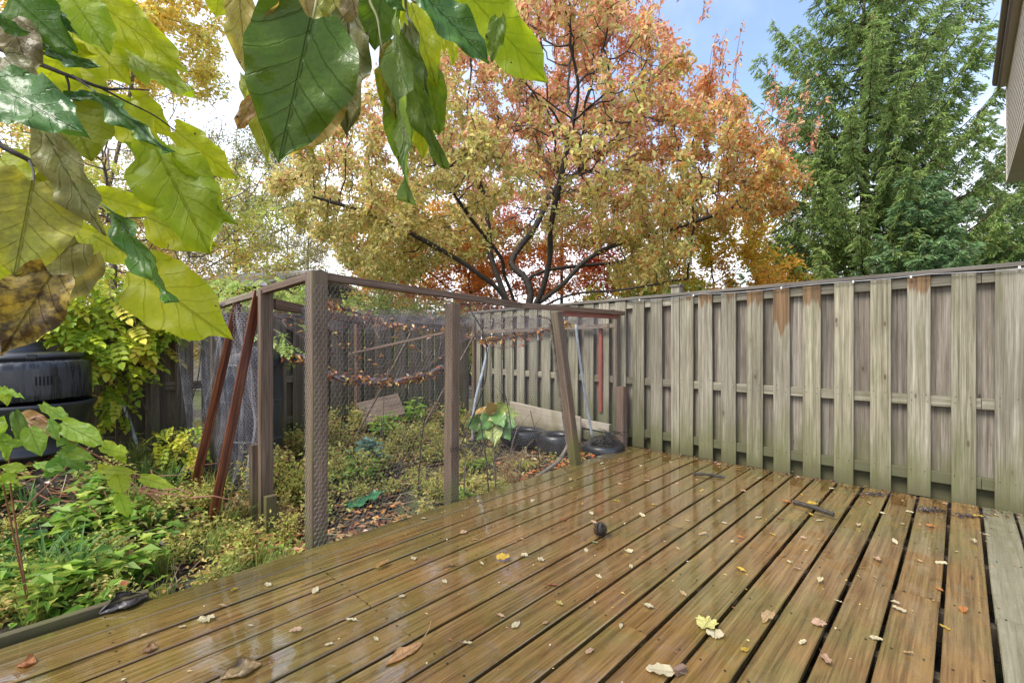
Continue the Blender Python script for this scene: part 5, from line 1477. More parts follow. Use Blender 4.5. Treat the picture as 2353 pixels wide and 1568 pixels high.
# ------------------------------------------------------------------ garden plants
def plant_mesh(kind, r, hgt, spread, cols, nleaf, lsize):
    P = Pool(); ns = max(3, int(nleaf / 22))
    for s in range(ns):
        a = r.uniform(0, 6.28); q = r.uniform(.1, 1) * spread; h = hgt * r.uniform(.5, 1.1)
        pts = [(r.normal() * .02, r.normal() * .02, -.03), (q * .35 * math.cos(a), q * .35 * math.sin(a), h * .6), (q * math.cos(a), q * math.sin(a), h * r.uniform(.75, 1))]
        sm = smooth_path(pts, 4)
        v, f = polytube(sm, .0022, 3); P.add(v, f, np.array((.20, .15, .07)))
        m = int(nleaf / ns); sm = np.array([tuple(x) for x in sm]); i = r.integers(2, len(sm), m)
        c = sm[i] + r.normal(size=(m, 3)) * np.array([.035, .035, .025]) * (spread / .2)
        c[:, 2] = np.maximum(c[:, 2], .01)
        if kind == 'fine': lv_ = leaves(c, r.uniform(.6, 1.3, m) * lsize, jitter_col(np.array(cols)[r.integers(0, len(cols), m)], m, .3, r), up=.5, droop=.1, aspect=.5, r=r)
        elif kind == 'broad': lv_ = leaves(c, r.uniform(.7, 1.4, m) * lsize, jitter_col(np.array(cols)[r.integers(0, len(cols), m)], m, .25, r), up=1.3, droop=.25, aspect=.5, r=r, fold=.12)
        P.add(*lv_)
    return P.mesh('foliage')
def blade_mesh(r, n, L, w, cols, spread=.5):
    v, f, cc_ = [], [], []
    for k in range(n):
        a = r.uniform(0, 6.28); ln = L * r.uniform(.55, 1.1); lean = r.uniform(.15, 1) * spread
        b = np.array([r.normal() * .03, r.normal() * .03, 0]); d = np.array([math.cos(a), math.sin(a), 0]); s_ = np.array([-d[1], d[0], 0]) * w * .5
        n0 = len(v)
        for i in range(5):
            t = i / 4; p = b + d * ln * lean * t ** 1.3 + np.array([0, 0, 1]) * ln * (t - .55 * lean * t ** 2.4)
            ww = (1 - t ** 2) * .95 + .05
            v += [p - s_ * ww, p + np.array([0, 0, -.25 * w * ww]), p + s_ * ww]
        for i in range(4):
            a_ = n0 + i * 3; f += [(a_, a_ + 1, a_ + 4, a_ + 3), (a_ + 1, a_ + 2, a_ + 5, a_ + 4)]
        c = np.array(cols[r.integers(0, len(cols))]) * r.uniform(.75, 1.25); cc_ += [c] * 15
    return mesh_np('foliage', np.array(v), np.array(f), False, np.array(cc_))
G_ = np.random.default_rng(5)
weedY = [(0.625, 0.575, 0.175), (0.525, 0.550, 0.150), (0.450, 0.500, 0.125), (0.688, 0.525, 0.200), (0.375, 0.425, 0.100)]
weedG = [(0.250, 0.425, 0.062), (0.350, 0.500, 0.088), (0.450, 0.550, 0.100), (0.175, 0.325, 0.050)]
weedB = [(0.450, 0.300, 0.138), (0.550, 0.413, 0.188), (0.350, 0.213, 0.100)]
bank = {
 'fy': [plant_mesh('fine', G_, .26, .20, weedY, 420, .030) for _ in range(4)],
 'fyl': [plant_mesh('fine', G_, .12, .22, weedY, 330, .034) for _ in range(3)],
 'fb': [plant_mesh('fine', G_, .20, .20, weedB, 300, .032) for _ in range(2)],
 'bg': [plant_mesh('broad', G_, .22, .20, weedG, 90, .085) for _ in range(3)],
 'by': [plant_mesh('broad', G_, .20, .22, [(.55, .50, .16), (.46, .46, .12), (.60, .48, .20)], 75, .075) for _ in range(3)],
 'gr': [blade_mesh(G_, 60, .26, .007, [(.16, .28, .05), (.30, .36, .08), (.40, .38, .12)], .8) for _ in range(3)],
 'bl': [blade_mesh(G_, 26, .42, .022, [(.12, .24, .07), (.18, .32, .09)], .9) for _ in range(2)],
}
for b in bank.values():
    for me in b: me.materials.append(M_foliage)
def put(key, u, v, sc=1.0, z=None, name='weed', label=None, cat='plant', group=None):
    me = random.choice(bank[key])
    o = bpy.data.objects.new(name, me); COL.objects.link(o)
    o.location = W(u, v, float(gz(u, v)) if z is None else z)
    o.rotation_euler = (0, 0, random.uniform(0, 6.28)); q = sc * random.uniform(.85, 1.15); o.scale = (q, q, q * random.uniform(.85, 1.15))
    return tag(o, label, cat, group)
# clumps in the bed under the net
GI = {'fy': 'feathery yellow-green weed growing in the netted bed', 'fyl': 'low creeping yellow-green weed on the netted bed', 'fb': 'dry brown weed standing in the netted bed', 'bg': 'broad-leaved green weed in the netted bed', 'by': 'pale yellow broad-leaved weed beside bare soil in the netted bed', 'gr': 'grass tuft in the netted bed'}
def zone(u, v):
    if v > 1.25:
        if u < -4.4: return 'at the foot of the back fence' if v < 3.2 else 'in the far fence corner'
        if v > 3.1: return 'beside the tyres'
        if u > -3.2: return 'along the deck between the first two posts'
        return 'around the blue-green kale' if v > 1.9 else 'just inside the side net'
    if u < -4.2: return 'below the composter'
    if u > -3.1: return 'along the edge of the deck'
    return 'between the leaning bars and the shrub' if v > .3 else 'behind the edging board'
def inside_ok(u, v):
    # bare black soil near the deck's edge between the first posts
    return not (u > -3.15 and 1.3 < v < 2.1)
cnt = 0
for k in range(125):
    u, v = random.uniform(-5.05, -2.8), random.uniform(1.3, 4.35)
    if not inside_ok(u, v) or (u > -4.0 and v > 3.4): continue
    key = random.choices(['fy', 'fyl', 'fb', 'bg', 'by', 'gr'], [3.2, 2.2, 2.6 if u < -4 else 1.6, 1.5, 1.6 if u > -4 else .6, .8])[0]
    put(key, u, v, random.uniform(.8, 1.25) if u < -3.6 else random.uniform(.6, .9), name='weed', label=GI[key].replace('in the netted bed', zone(u, v)).replace('on the netted bed', zone(u, v)), group='weeds in the netted bed, ' + key.replace('fyl', 'creeping').replace('fy', 'feathery').replace('fb', 'dry').replace('bg', 'green').replace('by', 'pale').replace('gr', 'grassy'))
for (u, v, key, s) in [(-3.0, 2.4, 'by', .9), (-2.9, 2.7, 'by', .8), (-2.85, 2.1, 'by', .7), (-3.3, 1.5, 'fy', 1.0), (-3.35, 1.35, 'fb', 1.0), (-3.15, 1.22, 'fy', .7), (-3.75, 1.5, 'fy', 1.2), (-3.9, 1.3, 'fy', 1.1), (-3.7, 1.12, 'fb', 1.0), (-3.95, 1.0, 'gr', 1.2), (-3.6, .98, 'gr', 1.3), (-3.85, .9, 'fy', .9), (-4.9, 3.4, 'bg', 1.5), (-4.8, 3.9, 'bg', 1.3), (-4.95, 2.9, 'fy', 1.4)]:
    put(key, u, v, s, label=GI[key].replace('netted bed', 'bed by the enclosure posts'), group='weeds by the enclosure posts, ' + key.replace('fy', 'feathery').replace('fb', 'dry').replace('bg', 'green').replace('by', 'pale').replace('gr', 'grassy'))
# open ground at the left
GO = {'fy': 'feathery yellow-green weed on the open ground left of the deck', 'fyl': 'low yellow-green weed on the open ground left of the deck', 'bg': 'bright green broad-leaved plant on the open ground left of the deck', 'gr': 'tuft of grass on the open ground left of the deck', 'bl': 'strappy blue-green plant on the open ground left of the deck'}
for k in range(130):
    u, v = random.uniform(-4.9, -2.78), random.uniform(-1.3, 1.05)
    if (u + 4.67) ** 2 + (v - .115) ** 2 < .16: continue
    key = random.choices(['fy', 'fyl', 'bg', 'gr', 'bl'], [1.0, 2.2, 4.2, 2.4, .8])[0]
    if v > .55 and key == 'bg': key = 'fyl'
    put(key, u, v, random.uniform(.6, 1.05), label=GO[key].replace('on the open ground left of the deck', zone(u, v)), group='plants left of the deck, ' + {'fy': 'feathery', 'fyl': 'low', 'bg': 'broad-leaved', 'gr': 'grassy', 'bl': 'strappy'}[key])

# leaf litter and low ground cover
lp = Pool()
def scatter(n, ulo, uhi, vlo, vhi, size, cols, up=2.0, zoff=.006, mask=None, aspect=.62):
    u = rng.uniform(ulo, uhi, n); v = rng.uniform(vlo, vhi, n)
    if mask is not None: k = mask(u, v); u, v = u[k], v[k]
    n = len(u)
    c = Wn(u, v, gz(u, v) + rng.uniform(0, zoff * 2, n) + .004)
    lp.add(*leaves(c, rng.uniform(size * .5, size * 1.4, n), jitter_col(np.array(cols)[rng.integers(0, len(cols), n)], n, .35), up=up, droop=.0, aspect=aspect, fold=.10))
brown = [(.16, .075, .035), (.10, .05, .03), (.25, .12, .05), (.38, .17, .06), (.07, .04, .03), (.45, .30, .12)]
patch = lambda u, v: (np.sin(u * 5 + 2 * np.sin(v * 3)) + np.sin(v * 6.1 + u) + rng.normal(size=len(u)) * .8) > -.4
scatter(7000, -5.1, -2.62, 1.2, 4.5, .055, brown, mask=patch)
scatter(5200, -5.1, -2.62, -1.6, 1.2, .06, brown, mask=patch)
scatter(480, -2.9, -2.60, 2.2, 4.4, .06, [(.55, .18, .05), (.45, .12, .04), (.6, .3, .1)], zoff=.02)
scatter(700, -3.6, -2.7, .9, 1.3, .05, [(.5, .2, .08), (.3, .1, .05), (.5, .4, .15)])
tag(link('leaf_litter', lp.mesh('leaf_litter'), None, M_litter), 'brown and orange leaf litter covering the soil', kind='stuff')
lp = Pool()
scatter(9000, -5.1, -2.66, 1.2, 4.4, .03, weedY, up=1.0, zoff=.03, mask=lambda u, v: (np.sin(u * 6 + np.sin(v * 5)) + np.sin(v * 6.1 + u) + rng.normal(size=len(u)) * .5 > .3) & ~((u > -3.2) & (v > 1.3) & (v < 2.05)))
scatter(9500, -5.1, -2.66, -1.8, 1.25, .036, weedG + weedY[:2], up=1.0, zoff=.03, mask=lambda u, v: (np.sin(u * 7 + np.sin(v * 5)) + np.sin(v * 6.1 + u * 2) + rng.normal(size=len(u)) * .4 > .0))
tag(link('ground_cover', lp.mesh('ground_cover'), None, M_foliage), 'low mixed green and yellow weeds covering the ground', kind='stuff')
# straw-like dead stems on the ground
stp = Pool()
for k in range(700):
    ins = k < 420
    u, v = (random.uniform(-5, -2.72), random.uniform(1.2, 4.4)) if ins else (random.uniform(-4.9, -2.72), random.uniform(-1.4, 1.2))
    a = random.uniform(0, 6.28); L = random.uniform(.08, .38)
    pts = []
    for t in (0, .5, 1):
        x, y = u + math.cos(a) * L * t + random.uniform(-.015, .015), v + math.sin(a) * L * t + random.uniform(-.015, .015)
        pts.append(W(min(x, -2.66), y, float(gz(x, y)) + .015 + random.uniform(0, .05) * (t > 0)))
    c = random.choice([(.42, .34, .20), (.25, .17, .10), (.15, .09, .06), (.5, .42, .25)])
    vv2, ff2 = polytube(pts, random.uniform(.0012, .003), 4); stp.add(vv2, ff2, np.array(c))
tag(link('dead_stems', stp.mesh('dead_stems'), None, M_litter), 'straw-coloured dead stems lying on the soil', kind='stuff')
# grassy tussocks as one mass along the fence and deck
for (u, v) in [(-2.75, .75), (-2.78, .95), (-2.8, .5), (-2.9, .85), (-3.0, 1.0), (-3.2, .8), (-2.72, 1.02), (-3.1, .55), (-3.3, 1.0)]:
    put('gr', u, v, .7, name='grass_tuft', label='thin yellowing grass tuft between the corner post and the open ground', cat='grass', group='grass tufts by the corner post')

# bare canes
canes = [(960, 1120, 905), (1092, 1140, 905), (1150, 1120, 915), (1215, 1130, 960), (1180, 1010, 850), (925, 1060, 940), (1020, 1080, 960), (1253, 1105, 1000), (780, 1015, 860), (880, 1000, 855), (1240, 1040, 900), (1165, 1060, 930)]
for k, (x, y0, y1) in enumerate(canes):
    Y = 3.5 + (1140 - y0) / 100 * 1.0 + .05
    b = at(x, y0, Y); u_, v_ = b.x * PX + b.y * PY, b.x * DX + b.y * DY
    u_ = min(u_, -2.78); b = W(u_, v_, float(gz(u_, v_)) - .03); H = (y0 - y1) / 1087 * Y
    root = empty('bare_cane', b, label='thin dark bare cane standing in the netted bed', cat='cane', group='bare canes in the netted bed')
    cp = Pool()
    ln = random.uniform(-.10, .12)
    main = smooth_path([(0, 0, 0), (ln * .3, 0, H * .5), (ln, .03, H)], 5)
    v, f = polytube(main, list(np.linspace(.007, .003, len(main))), 5); cp.add(v, f)
    for q in range(5):
        p = main[random.randint(2, len(main) - 2)]; a = random.uniform(0, 6.28); l_ = random.uniform(.08, .22)
        v, f = polytube([p, p + Vector((math.cos(a) * l_ * .5, math.sin(a) * l_ * .3, l_ * .6)), p + Vector((math.cos(a) * l_, math.sin(a) * l_ * .5, l_))], [.0035, .0025, .0015], 4); cp.add(v, f)
    link('stem', cp.mesh('stem', color=False), root, M_twig if k % 2 else M_bark)
# curved dark vine hanging in front of the net
pipe('vine_stem', [at(1080, 712, 4.1), at(1112, 770, 4.1), at(1118, 850, 4.15), at(1100, 920, 4.2), at(1068, 1000, 4.3), at(1052, 1040, 4.3)], .006, M_bark, 'long curved dark stem hanging from the front rail beside the second post', 'stem')
pipe('vine_stem', [at(1310, 1010, 4.6), at(1285, 1055, 4.4), at(1240, 1090, 4.2), at(1160, 1150, 3.9)], .018, M_bark_g, 'thick grey fallen branch lying on the soil along the deck', 'branch')
for k in range(1):
    root = empty('twig_pile', at(1400, 1010, 4.95), label='pile of dark twigs heaped in the nearest tyre', cat='twigs')
    tp = Pool()
    for q in range(46):
        a = random.uniform(0, 6.28); e = random.uniform(-.1, .5); L = random.uniform(.08, .26)
        c0 = Vector((random.gauss(-.02, .07), random.gauss(0, .06), random.uniform(-.06, .08)))
        d = Vector((math.cos(a) * math.cos(e), math.sin(a) * math.cos(e), math.sin(e))) * L
        v, f = polytube([c0 - d * .5, c0 + Vector((0, 0, .015)), c0 + d * .5], [random.uniform(.002, .010), .006, .002], 4); tp.add(v, f)
    tag(link('twig', tp.mesh('twig', color=False), root, M_bark), kind='stuff')

# hosta
hb = at(1128, 985, 5.15)
hosta = empty('hosta', hb, label='variegated hosta with cream-edged drooping leaves before the tyres', cat='plant')
def hosta_mat():
    m, n, l, p, out = newmat('variegated_hosta_leaf')
    uv = n.new('ShaderNodeUVMap'); uv.uv_map = 'UVMap'; s = n.new('ShaderNodeSeparateXYZ'); l.new(uv.outputs[0], s.inputs[0]); oi = n.new('ShaderNodeObjectInfo')
    ax = mth(n, l, 'ABSOLUTE', mth(n, l, 'SUBTRACT', s.outputs[0], .5))
    t = n.new('ShaderNodeTexCoord'); nz = noise_tex(n, l, t.outputs['Object'], 30, 4)
    e = mth(n, l, 'ADD', ax, mth(n, l, 'MULTIPLY', mth(n, l, 'SUBTRACT', nz, .5), .14))
    e = mth(n, l, 'ADD', e, mapr(n, l, s.outputs[1], .72, 1.0, 0, .3))
    c = mixc(n, l, mapr(n, l, e, .33, .38), oi.outputs['Color'], (.46, .45, .20))
    st = mth(n, l, 'ABSOLUTE', mth(n, l, 'SINE', mth(n, l, 'MULTIPLY', ax, 60)))
    c = mixc(n, l, mth(n, l, 'MULTIPLY', st, .25), c, (.10, .14, .04))
    l.new(c, p.inputs['Base Color']); p.inputs['Roughness'].default_value = .35; bump(n, l, p, st, .3, .004)
    return m
MH = hosta_mat()
for k, (dx, dy, tx, ty, w) in enumerate([(0, 0, -40, 60, 46), (-5, -5, -75, 25, 44), (0, -5, 5, 75, 44), (5, -5, 60, 22, 42), (5, -10, 45, 60, 44), (0, -12, -50, -15, 38), (10, -15, 68, -10, 40), (0, -18, -10, -38, 36), (5, -20, 38, -34, 38), (-5, -15, -28, 30, 40), (5, -15, 28, 20, 40)]):
    b = at(1132 + dx, 965 + dy, 5.1); t = at(1132 + tx * .85, 958 + ty * .85, 4.95 + abs(tx) * .002 - (ty > 0) * .1)
    o = set_leaf(hosta, b, t, w / 1087 * 5.1, random.choice([(.16, .30, .07), (.12, .25, .06), (.30, .36, .08)]) if k not in (5, 7) else (.55, .30, .08), MH, roll=random.uniform(-.5, .5), fold=.2, bend=-.12, lobes=.06, nt=12, nsd=4, seed=k)
    v, f = polytube([Vector((0, 0, -.12)), (b - hb) * .6 + Vector((0, 0, -.02)), b - hb], .004, 4); link('leaf_stalk', mesh_np('leaf_stalk', v, f), hosta, M_small).color = (.35, .38, .15, 1)

# blue-green kale
kb = W(-3.80, 2.15, float(gz(-3.8, 2.15)))
kale = empty('kale_plant', kb, label='blue-green kale with a rosette of jagged leaves in the netted bed', cat='plant')
for k in range(16):
    a = k * 2.4; e = .25 + .06 * k; L = .20 - .006 * k
    b = kb + Vector((0, 0, .20 + .006 * k)); t = b + Vector((math.cos(a) * math.cos(e), math.sin(a) * math.cos(e), math.sin(e) * .9)) * L
    set_leaf(kale, b, t, .11, random.choice([(.16, .28, .22), (.22, .36, .29), (.28, .42, .36)]), M_small, face=Vector((0, 0, 1)) + (b - t) * 2, fold=.25, bend=-.25, ripple=.02, lobes=.04, nt=12, nsd=4, seed=k, widest=.6)
v, f = polytube([(0, 0, -.03), (0, 0, .28)], .011, 6); link('stalk', mesh_np('stalk', v, f), kale, M_small).color = (.2, .26, .16, 1)
# green sheet on the soil
me = leaf_mesh(.28, .16, fold=.05, bend=.05, ripple=.012, lobes=0, seed=4, nt=12, nsd=4)
o = tag(link('dropped_leaf', me, None, ML_gloss), 'large fallen blue-green leaf lying on bare soil behind the corner post', 'leaf')
o.color = (.05, .20, .10, 1); o.location = at(800, 1150, 3.55); o.location.z = float(gz(-3.2, 1.75)) + .03; o.rotation_euler = (0.25, .1, R(-65))

# leafy shrub at the near left, reddish stems
sb = W(-2.98, .06, -.14)
shrub = empty('leafy_shrub', sb, label='near shrub at the left edge with broad bright leaves on red stems', cat='shrub')
def k3(x, y, Y): return at(x / 1.764, 679 + y / 1.764, Y)
stem_mat = plain('red_stem', (.24, .09, .05), .5, nz=(.15, .06, .03))
def sstem(pts, r):
    v, f = polytube([p - sb for p in smooth_path(pts, 5)], r, 6); link('stem', mesh_np('stem', v, f, True), shrub, stem_mat)
sstem([sb, k3(60, 900, 2.05), k3(40, 640, 2.0), k3(130, 500, 1.95), k3(205, 520, 1.9), k3(270, 580, 1.9)], .0035)
sstem([k3(270, 580, 1.9), k3(380, 640, 1.95), k3(470, 690, 2.0), k3(555, 740, 2.05)], .003)
sstem([k3(60, 900, 2.05), k3(200, 760, 2.1), k3(330, 640, 2.15), k3(420, 590, 2.2), k3(520, 660, 2.25)], .0035)
sstem([sb, k3(20, 800, 1.9), k3(-40, 560, 1.85)], .003)
SL = [((120, 535), (165, 645), 1.85, 110, (.22, .36, .05)), ((250, 515), (420, 600), 1.9, 120, (.26, .40, .05)), ((170, 440), (280, 505), 1.95, 90, (.22, .36, .05)), ((65, 490), (200, 560), 1.95, 150, (.30, .15, .04)),
      ((60, 470), (110, 620), 1.9, 70, (.11, .20, .04)), ((200, 500), (235, 590), 1.88, 60, (.16, .28, .04)), ((510, 640), (400, 610), 2.0, 90, (.36, .48, .05)), ((420, 590), (515, 670), 2.02, 110, (.36, .46, .06)),
      ((470, 705), (500, 800), 2.0, 105, (.36, .46, .06)), ((480, 800), (520, 895), 2.0, 75, (.30, .46, .05)), ((570, 735), (700, 775), 2.1, 70, (.34, .46, .05)), ((330, 520), (395, 600), 1.95, 60, (.24, .38, .05)),
      ((400, 700), (545, 712), 2.0, 60, (.38, .46, .06)), ((20, 560), (30, 665), 1.8, 60, (.24, .38, .05)), ((0, 490), (-20, 600), 1.8, 80, (.24, .38, .05)), ((0, 380), (95, 405), 1.9, 40, (.24, .40, .06)),
      ((10, 370), (30, 440), 1.9, 60, (.30, .42, .05)), ((270, 575), (230, 610), 1.9, 60, (.16, .30, .05)), ((310, 580), (265, 640), 1.92, 60, (.15, .28, .06)), ((250, 620), (380, 660), 2.0, 70, (.22, .36, .05)),
      ((20, 510), (-30, 540), 1.75, 60, (.26, .38, .05)), ((90, 600), (0, 590), 1.8, 50, (.20, .32, .04)), ((230, 640), (350, 700), 2.05, 75, (.14, .28, .05)), ((250, 660), (180, 740), 2.0, 90, (.12, .26, .06)),
      ((100, 700), (0, 690), 1.9, 60, (.30, .42, .06)), ((60, 720), (-10, 760), 1.9, 70, (.26, .40, .06)), ((140, 680), (260, 700), 2.0, 60, (.26, .42, .08)), ((0, 735), (90, 760), 1.9, 50, (.34, .44, .06))]
for k, (b, t, Y, w, c) in enumerate(SL):
    set_leaf(shrub, k3(*b, Y), k3(*t, Y - .03), w * .8 / 1.764 / 1087 * Y, tuple(q * 1.25 for q in c), ML_olive if c[0] > c[1] else ML_bright, roll=random.uniform(-.6, .6), nt=12, nsd=4, seed=k, bend=-.08, lobes=.05, widest=.62, face=(cam.location - k3(*b, Y)).normalized() + Vector((0, 0, random.uniform(.2, 1.0))))
# more broad-leaved plants on the open ground
def leafy_plant(px, py, Y, n, L, w, cols, label, seed, elev=(.2, 1.0), h=.12):
    r = random.Random(seed)
    b0 = at(px, py, Y); u_, v_ = b0.x * PX + b0.y * PY, b0.x * DX + b0.y * DY
    u_ = min(u_, -2.8)
    b0 = W(u_, v_, float(gz(u_, v_)))
    root = empty('leafy_plant', b0, label=label, cat='plant')
    for k in range(n):
        a = r.uniform(0, 6.28); e = r.uniform(*elev); q = r.uniform(.02, .14)
        b = b0 + Vector((math.cos(a) * q, math.sin(a) * q, r.uniform(.2, 1) * h)); ln = L * r.uniform(.7, 1.15)
        t = b + Vector((math.cos(a) * math.cos(e), math.sin(a) * math.cos(e), math.sin(e) * .6)) * ln
        set_leaf(root, b, t, w * r.uniform(.8, 1.15), r.choice(cols), ML_bright, face=Vector((0, 0, 1)), roll=r.uniform(-.4, .4), nt=10, nsd=3, seed=seed * 50 + k, bend=-.25, fold=.2, lobes=.02, widest=.62)
        v, f = polytube([Vector((0, 0, -.02)), b - b0], .002, 4); link('stem', mesh_np('stem', v, f), root, PET)
GR = [(.13, .27, .06), (.18, .34, .06), (.26, .40, .07), (.10, .22, .06)]
leafy_plant(120, 1120, 2.65, 22, 0.200, 0.072, GR, 'broad green plant below the composter, nearest the left edge', 1)
leafy_plant(235, 1100, 2.8, 22, 0.213, 0.078, GR, 'broad green plant below the composter, second from the left edge', 2)
leafy_plant(350, 1190, 2.85, 20, 0.163, 0.065, GR[:3], 'dark green leafy plant between the red stems and the leaning bars', 3)
leafy_plant(60, 1330, 2.2, 22, 0.150, 0.058, [(.20, .36, .06), (.30, .44, .08)], 'light green leafy plant at the left edge above the edging board', 4)
leafy_plant(190, 1290, 2.35, 24, 0.138, 0.055, [(.22, .38, .06), (.34, .46, .08), (.42, .44, .10)], 'light green leafy plant just behind the edging board', 5)
leafy_plant(290, 1330, 2.3, 18, .09, .04, [(.30, .44, .08), (.46, .46, .12)], 'small yellow-green plant behind the crumpled dark plastic', 6)
leafy_plant(-30, 1220, 2.4, 16, .30, .03, [(.13, .27, .10), (.18, .34, .13)], 'strappy plant with long narrow leaves at the left frame edge', 7, (.3, 1.2))
leafy_plant(90, 1220, 2.45, 16, .26, .028, [(.13, .27, .10), (.18, .34, .13)], 'strappy plant with long narrow leaves in front of the broad ones', 8, (.3, 1.2))
# red-brown woody sticks lying by the composter
rp_ = empty('stick_heap', W(-4.1, .35, .12), label='heap of red-brown sticks in front of the composter', cat='sticks')
sp3 = Pool()
for q in range(60):
    x = random.gauss(0, .35); y = random.gauss(0, .18); a = random.gauss(-.3, .5); L = random.uniform(.15, .6)
    c0 = Vector((x, y, random.uniform(0, .10))); d = Vector((math.cos(a), math.sin(a), random.uniform(-.2, .2))) * L * .5
    v, f = polytube([c0 - d, c0 + Vector((0, 0, .02)), c0 + d], [random.uniform(.003, .008), .005, .002], 5); sp3.add(v, f)
tag(link('stick', sp3.mesh('stick', color=False), rp_, stem_mat), kind='stuff')

# ------------------------------------------------------------------ things on the deck
FL = [leaf_mesh(1, w, fold=.10, bend=b * .6, ripple=.012, lobes=.06, seed=s, nt=8, nsd=3, widest=.6, curl=cu) for s, (w, b, cu) in enumerate([(.62, .12, .1), (.5, .25, .25), (.75, .06, .1), (.38, .2, .5), (.55, -.15, .15), (.7, .18, .2)])]
def lobed_mesh(seed):
    r = np.random.default_rng(seed); v = [(0, .45, 0)]; n = 30
    for i in range(n):
        a = i / n * 6.283; rad_ = .36 + .17 * abs(math.cos(a * 2.5 + .3)) ** .7 * (1 if math.sin(a) > -.5 else .55) + .03 * r.normal()
        v.append((math.cos(a) * rad_ * .95, .45 + math.sin(a) * rad_, .10 * r.normal() * .6 + .12 * abs(math.cos(a))))
    return mesh_np('leaf', np.array(v), np.array([(0, i + 1, (i + 1) % n + 1) for i in range(n)]), True, uv=np.array([(.5 + q[0] * .5, q[1]) for q in v]))
LB = [lobed_mesh(s) for s in range(3)]
ML_fallen = big_leaf_material('pale_fallen_leaf', .4, .2, mottle=(.40, .27, .13), mot=.3, spots=False, vein_dark=.35)
for me in FL + LB: me.materials.append(ML_fallen)
CP = {'cream': (.66, .60, .42), 'yellow': (.62, .42, .05), 'tan': (.52, .36, .20), 'orange': (.52, .20, .06), 'pink': (.55, .36, .27), 'red-brown': (.28, .09, .04), 'brown': (.22, .13, .06)}
stalk_v, stalk_f = polytube([(0, 0, 0), (.03, -.22, .02), (-.02, -.5, .0)], [.012, .01, .008], 4)
def deck_pt(x, y):
    Y = 1087 * EYE / (y - 779); return at(x, y, Y)
def deck_leaf(x, y, size, colr, ang, mesh=None, label=None, tilt=(0, 0), lift=.004, group=None, name='fallen_leaf'):
    p = deck_pt(x, y)
    me = mesh if mesh is not None else random.choice(FL)
    o = bpy.data.objects.new(name, me); COL.objects.link(o)
    o.location = (p.x, p.y, lift + .002)
    size *= .9; o.rotation_euler = (tilt[0], tilt[1], ang); o.scale = (size, size, size)
    c = CP[colr] if isinstance(colr, str) else colr; j = random.uniform(.85, 1.12)
    o.color = (c[0] * j, c[1] * j, c[2] * j, 1)
    s = bpy.data.objects.new('leaf_stalk', stalk_me); COL.objects.link(s); s.parent = o; s.color = (c[0] * .6, c[1] * .5, c[2] * .5, 1)
    tag(o, label or f'small {colr} fallen leaf on the wet deck boards', 'leaf', group or f'small {colr} leaves scattered on the deck')
    return o
stalk_me = mesh_np('leaf_stalk', stalk_v, stalk_f); stalk_me.materials.append(M_small)
